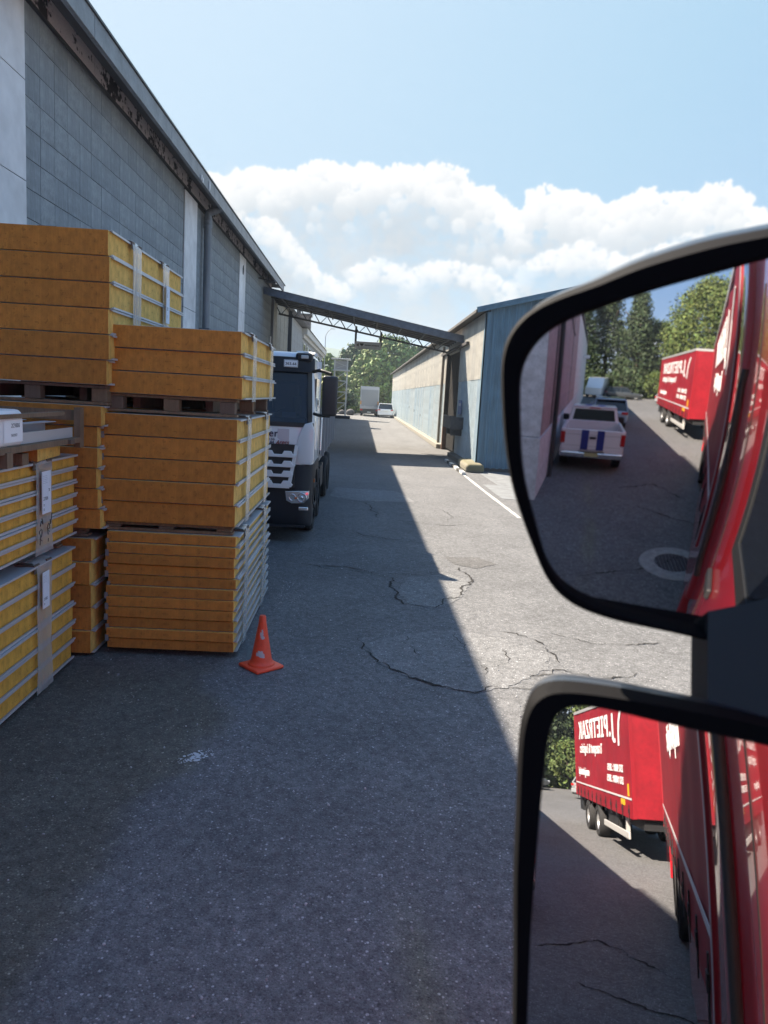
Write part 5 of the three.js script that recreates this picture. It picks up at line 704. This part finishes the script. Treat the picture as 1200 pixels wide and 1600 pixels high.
{
  const t = thing('red_lorry', 'glossy red lorry the mirrors belong to, its side filling their right edge', 'lorry', [0.53, 0, -0.6], 17 * Math.PI / 180);
  const cab = obj('cab', smooth(rb2(0, 2.48, 0.95, 3.55, -0.1, 2.05, 0.12, 5), 60), redPaint, t);
  obj('side_window', b2(-0.006, 0.02, 2.05, 2.95, 0.15, 0.95), glassDark, cab); obj('window_seal', [b2(-0.012, 0.01, 1.98, 2.05, 0.07, 1.03), b2(-0.012, 0.01, 2.95, 3.02, 0.07, 1.03), b2(-0.012, 0.01, 2.05, 2.95, 0.07, 0.15), b2(-0.012, 0.01, 2.05, 2.95, 0.95, 1.03)], blackPlastic, cab);
  obj('door_shut_line', [b2(-0.003, 0.01, 1.0, 3.1, 1.5, 1.515), b2(-0.003, 0.01, 1.0, 2.0, 0.08, 0.095)], blackPlastic, cab); obj('door_handle', rb2(-0.03, 0.0, 1.62, 1.68, 1.18, 1.42, 0.012), blackPlastic, cab); obj('grab_rail', tube([[-0.05, 1.5, 1.62], [-0.06, 1.6, 1.63], [-0.06, 2.6, 1.63], [-0.05, 2.7, 1.62]], 0.02, 24), blackPlastic, cab);
  obj('side_deflector', smooth(rb2(-0.03, 0.1, 1.0, 3.6, 2.06, 2.5, 0.04, 3), 60), redPaint, t);
  obj('wheel_arch', smooth(ext([[-1.35, 0.45], [-1.3, 0.95], [0.25, 0.95], [0.28, 0.45], [0.0, 0.45], [-0.12, 0.85], [-0.45, 1.02], [-0.85, 1.0], [-1.08, 0.8], [-1.15, 0.45]].map(([a, b]) => [a, b]), 0.3, 0.02).rotateY(Math.PI / 2).translate(0.02, 0, 0), 30), redPaint, t);
  obj('step_box', rb2(0.03, 0.4, 0.35, 0.93, 1.4, 2.1, 0.04), darkPlastic, t); wheel(t, 0.22, 0.5, 0.55, 0.5, 0.34, -1); wheel(t, 2.26, 0.5, 0.55, 0.5, 0.34, 1); obj('chassis', [b2(0.75, 1.7, 0.7, 1.0, 0, 14.0), rb2(0.1, 0.6, 0.45, 0.95, 3.2, 5.0, 0.08)], blackPlastic, t);
  obj('side_fairing', [smooth(rb2(0.0, 0.12, 0.45, 3.5, 2.56, 2.95, 0.04, 3), 60)], redPaint, t); obj('side_skirt', [rb2(0.02, 0.08, 0.42, 1.0, 3.1, 6.0, 0.02), rb2(0.02, 0.08, 0.42, 1.0, 11.6, 14.0, 0.02)], redPaint, t); obj('edge_strip', b2(-0.016, 0.0, 1.05, 3.9, 3.02, 3.08), std([0.5, 0.5, 0.52], 0.4, 0.4), t);
  curtainSide(t, 3.0, 11.2, 1.05, 4.0, 2.5, false); for (const z of [9.3, 10.6]) { wheel(t, 0.22, 0.5, z, 0.5, 0.36, -1); wheel(t, 2.28, 0.5, z, 0.5, 0.36, 1); }
}
// ================================================================ BEHIND THE CAMERA: annex wall, pickup, cars, trees, drain
{
  const AX = -0.72, t = thing('annex', 'shaded pinkish annex wall with a white plinth, seen in the upper mirror', 'building', [-2.5, 0, 20]); const L = (g) => g.translate(2.5, 0, -20);
  const pink = std([0.56, 0.43, 0.45], 0.85, 0, { map: streaks }), wh = std([1.0, 1.0, 1.05], 0.7, 0, { map: mottle }), dk = std([0.05, 0.05, 0.055], 0.8);
  obj('wall', L(uvBox(b2(-4.55, AX - 0.03, 0, 6.0, 6.03, 40))), dk, t);
  for (let k = 0; k < 8; k++) obj('end_panel', L(uvBox(b2(AX - (k + 1) * 0.5 + 0.008, AX - k * 0.5, 1.35, 6.0, 6.0, 6.03))), wh, t); for (let k = 0; k < 2; k++) obj('plinth', L(uvBox(b2(AX - (k + 1) * 2.0, AX + 0.02 - k * 2, 0, 1.33, 5.96, 6.03))), wh, t);
  for (let k = 0; k < 17; k++) { obj('wall_panel', L(uvBox(b2(AX - 0.03, AX, 1.35, 5.95, 6.1 + k * 2, 8.02 + k * 2 - (k % 3 === 0 ? 0.4 : 0.05)))), k < 6 ? pink : wh, t); obj('plinth', L(uvBox(b2(AX - 0.03, AX + 0.02, 0, 1.33, 6.04 + k * 2, 8.0 + k * 2))), wh, t); }
  obj('downpipe', L(bar([AX + 0.1, 0, 7.85], [AX + 0.1, 5.9, 7.85], 0.06, 10)), dk, t); obj('cable', L(tube([[AX + 0.05, 5.3, 10], [AX + 0.06, 4.4, 12], [AX + 0.05, 4.2, 14]], 0.02, 16)), dk, t); obj('wall_light', L(rb2(AX, AX + 0.5, 4.0, 4.3, 30, 30.4, 0.05)), wh, t);
  obj('roof', L(b2(-4.55, AX + 0.1, 6.0, 6.12, 5.9, 40.1)), std([0.12, 0.12, 0.13], 0.8), t);
}
{
  const t = thing('added_shade_hall', 'added tall grey hall block, out of view, that shades the yard behind', 'hall', [-11, 0, -5.8]), m = std([0.3, 0.31, 0.33], 0.7, 0, { map: streaks });  // added block, out of view, sized to shade the ground the mirrors show
  for (let k = 0; k < 7; k++) obj('shade_bay', uvBox(b2(-2.9, 3, 0, 16.9, -3.8 + k * 1.1, -2.72 + k * 1.1)), m, t); obj('shade_cap', b2(-3, 3.05, 16.9, 17.0, -3.85, 3.9), steelGrey, t);
}
{ // pickup truck, tailgate towards us
  const k = 0.86, t = thing('pickup_truck', 'white pickup truck with two blue stripes, reflected in the upper mirror', 'pickup', [0.36, 0, 11.0], Math.PI); t.scale.setScalar(k);
  const paint = phys([0.72, 0.70, 0.76], { roughness: 0.35, clearcoat: 0.7, clearcoatRoughness: 0.1 }), blue = std([0.025, 0.035, 0.22], 0.4), w = 2.0;
  const body = obj('lower_body', prof([[-2.7, 0.55], [-2.7, 0.85], [0.4, 0.88], [0.6, 1.2], [2.4, 1.15], [2.75, 0.95], [2.75, 0.5], [2.3, 0.42], [-2.4, 0.45]], w, 0.05), paint, t);
  obj('bed_side', [rb2(-1.0, -0.9, 0.85, 1.38, 0.55, 2.68, 0.03), rb2(0.9, 1.0, 0.85, 1.38, 0.55, 2.68, 0.03), rb2(-0.95, 0.95, 0.85, 1.4, 0.5, 0.58, 0.02)], paint, t);
  const tg = obj('tailgate', rb2(-0.95, 0.95, 0.72, 1.37, 2.66, 2.74, 0.025), paint, t); obj('blue_stripe', [b2(-0.36, -0.13, 0.73, 1.36, 2.742, 2.748), b2(0.13, 0.36, 0.73, 1.36, 2.742, 2.748)], blue, tg); obj('tailgate_handle', rb2(-0.1, 0.1, 1.08, 1.16, 2.742, 2.765, 0.01), blackPlastic, tg);
  const A = [[-0.5, 1.2], [0.95, 1.2], [0.45, 1.86], [-0.35, 1.9]], ring = (s) => A.map(([f, y]) => [s * (0.95 - (y - 1.2) * 0.22), y, -f]); const g1 = ring(1), g2 = ring(-1), cab = obj('cab', smooth(merge([quads([g1, g2], true), quads([[g1[0], g1[1]], [g1[3], g1[2]]]), quads([[g2[1], g2[0]], [g2[2], g2[3]]])]), 20), paint, t);
  obj('rear_window', quads([[[-0.8, 1.3, 0.502], [0.8, 1.3, 0.502]], [[-0.72, 1.8, 0.385], [0.72, 1.8, 0.385]]]).translate(0, 0, 0.012), phys([0.006, 0.007, 0.009], { roughness: 0.15, specularIntensity: 0.4 }), cab); obj('windscreen', quads([[[-0.8, 1.3, -0.93], [0.8, 1.3, -0.93]], [[-0.7, 1.78, -0.55], [0.7, 1.78, -0.55]]]).translate(0, 0, -0.02), glassDark, cab); for (const s of [-1, 1]) obj('side_window', quads([[[s * 0.945, 1.3, 0.35], [s * 0.945, 1.3, -0.75]], [[s * 0.84, 1.76, 0.28], [s * 0.84, 1.76, -0.42]]]).translate(s * 0.006, 0, 0), glassDark, cab);
  obj('bed_floor', b2(-0.9, 0.9, 0.86, 0.9, 0.58, 2.66), std([0.1, 0.1, 0.11], 0.8), t); for (const s of [-1, 1]) for (const z of [1.75, -1.75]) obj('wheel_arch', new THREE.TorusGeometry(0.46, 0.05, 8, 20, Math.PI).rotateY(Math.PI / 2).translate(s * 0.99, 0.42, z), blackPlastic, t);
  obj('tailgate_crease', [b2(-0.9, 0.9, 1.2, 1.212, 2.738, 2.744), b2(-0.9, 0.9, 0.84, 0.85, 2.738, 2.744)], std([0.3, 0.3, 0.33], 0.5), tg); obj('bumper_step', rb2(-0.4, 0.4, 0.655, 0.675, 2.68, 2.84, 0.008), blackPlastic, t); obj('brake_light', rb2(-0.2, 0.2, 1.84, 1.875, 0.36, 0.42, 0.01), redLens, cab);
  obj('roof', rb2(-0.8, 0.8, 1.86, 1.92, -0.48, 0.4, 0.03), paint, cab); obj('roof_stripe', [b2(-0.36, -0.13, 1.921, 1.926, -0.45, 0.38), b2(0.13, 0.36, 1.921, 1.926, -0.45, 0.38)], blue, cab);
  for (const s of [-1, 1]) { obj('tail_lamp', rb2(s * 0.86, s * 1.005, 0.9, 1.28, 2.6, 2.752, 0.02), redLens, t); obj('door_mirror', rb2(s * 0.98, s * 1.22, 1.22, 1.46, -0.75, -0.62, 0.04), blackPlastic, t); for (const z of [1.75, -1.75]) wheel(t, s * 0.88, 0.4, z, 0.4, 0.26, s); }
  const bp = obj('rear_bumper', rb2(-0.98, 0.98, 0.48, 0.66, 2.66, 2.86, 0.04), chrome, t); obj('number_plate', rb(0.42, 0.13, 0.012, 0.004, 0, 0.6, 2.868), std([0.4, 0.38, 0.2], 0.5), bp); obj('headlamp', [rb2(-0.95, -0.6, 0.85, 1.02, -2.78, -2.66, 0.03), rb2(0.6, 0.95, 0.85, 1.02, -2.78, -2.66, 0.03)], lampGlass, t);
}
suv('blue_grey_car', 'blue grey car standing beyond the pickup in the upper mirror', 1.25, 19.5, Math.PI, phys([0.22, 0.32, 0.42], { roughness: 0.3, clearcoat: 1 }), { h: 1.5, low: 0.9, l: 4.3, w: 1.8 });
suv('silver_car', 'silver car parked at the far side behind, left of the red trailer', 9.2, 37, -1.9, phys([0.5, 0.52, 0.54], { roughness: 0.25, metalness: 0.4, clearcoat: 1 }), { h: 1.42, low: 0.86, l: 4.4, w: 1.8, group: 'cars parked behind' });
suv('silver_car', 'white car half hidden by the red trailer', 11.4, 34.5, -1.9, whitePaint, { h: 1.45, low: 0.88, l: 4.3, w: 1.8, group: 'cars parked behind' });
suv('dark_car', 'dark car in the shade under the rear trees', 4.0, 43, -1.7, phys([0.04, 0.045, 0.05], { roughness: 0.3, clearcoat: 1 }), { h: 1.45, low: 0.88, l: 4.3, w: 1.8, group: 'cars parked behind' });
{ const v = thing('white_van', 'white van standing far back beside the annex', 'van', [0.9, 0, 44], 0.2); obj('van_body', prof([[-2.5, 0.4], [-2.55, 2.3], [-2.3, 2.45], [1.1, 2.4], [1.9, 1.5], [2.6, 1.2], [2.65, 0.4]], 1.95, 0.1), whitePaint, v); obj('rear_window', b2(-0.7, 0.7, 1.5, 2.05, 2.53, 2.57), glassDark, v); for (const s of [-1, 1]) for (const z of [-1.6, 1.6]) wheel(v, s * 0.85, 0.36, z, 0.36, 0.24, s); }
const BT = 'trees behind the yard';
for (const [x, z, h, r, s, tone, l, cn] of [[-2.5, 50, 16, 4.2, 301, T2, 'tall dark conifer at the back, nearest the annex', 1], [1.8, 54, 17.5, 4.0, 302, T2, 'tallest dark conifer at the back of the yard', 1], [6.2, 52, 14.5, 3.6, 303, T2, 'narrow dark conifer right of the tallest one', 1], [9.8, 56, 11, 3.8, 304, T1, 'mid green tree low between the rear conifers', 0], [14, 44, 14.5, 5.0, 305, T3, 'bright sunlit tree behind the red trailer', 0], [20, 40, 17, 6.0, 306, T1, 'large green tree above the red trailer roof', 0], [27, 38, 19, 6.5, 307, T2, 'big dark tree behind the red lorry', 0], [-7, 56, 14, 4.5, 308, T2, 'dark tree behind the annex roof', 0], [17, 52, 17, 5.5, 309, T2, 'dark tree between the sunlit trees at the back', 0], [4, 47, 3.4, 2.6, 310, T2, 'dark bush under the rear conifers', 0], [8.5, 48, 3.2, 2.6, 311, T1, 'green bush under the rear conifers', 0], [-0.4, 48.5, 3.2, 2.4, 312, T2, 'dark bush beside the white van', 0], [12, 50, 4.2, 2.8, 313, T2, 'round bush behind the parked cars', 0]])
  tree(h > 5 ? 'rear_tree' : 'bush', l, x, z, h, r, s, tone.map((v) => v * 0.48), h > 5 ? 15000 : 3500, 0.17, { conic: cn, group: h > 5 ? BT : 'bushes behind the yard', y0: h > 5 ? h * (cn ? 0.08 : 0.14) : 0.05, cat: h > 5 ? 'tree' : 'bush' });
{
  const t = thing('drain_cover', 'round iron drain grate in a concrete ring, reflected in the upper mirror', 'drain cover', [1.72, 0.004, 3.75]); const iron = std([0.05, 0.05, 0.055], 0.6, 0.4);
  obj('concrete_ring', [uvBox(new THREE.LatheGeometry([[0.29, 0], [0.29, 0.014], [0.5, 0.014], [0.51, 0]].map((p) => new THREE.Vector2(...p)), 40), 2)], std([0.40, 0.40, 0.385], 0.9, 0, { map: mottle }), t); for (let k = 0; k < 9; k++) { const x = -0.22 + k * 0.055, l = Math.sqrt(0.27 ** 2 - x * x); obj('grate_bar', b2(x - 0.016, x + 0.016, 0, 0.012, -l, l), iron, t); }
}
scene.traverse((o) => { if (o.isMesh) { o.castShadow = o.name !== 'crack'; o.receiveShadow = true; } });
renderer.render(scene, camera);
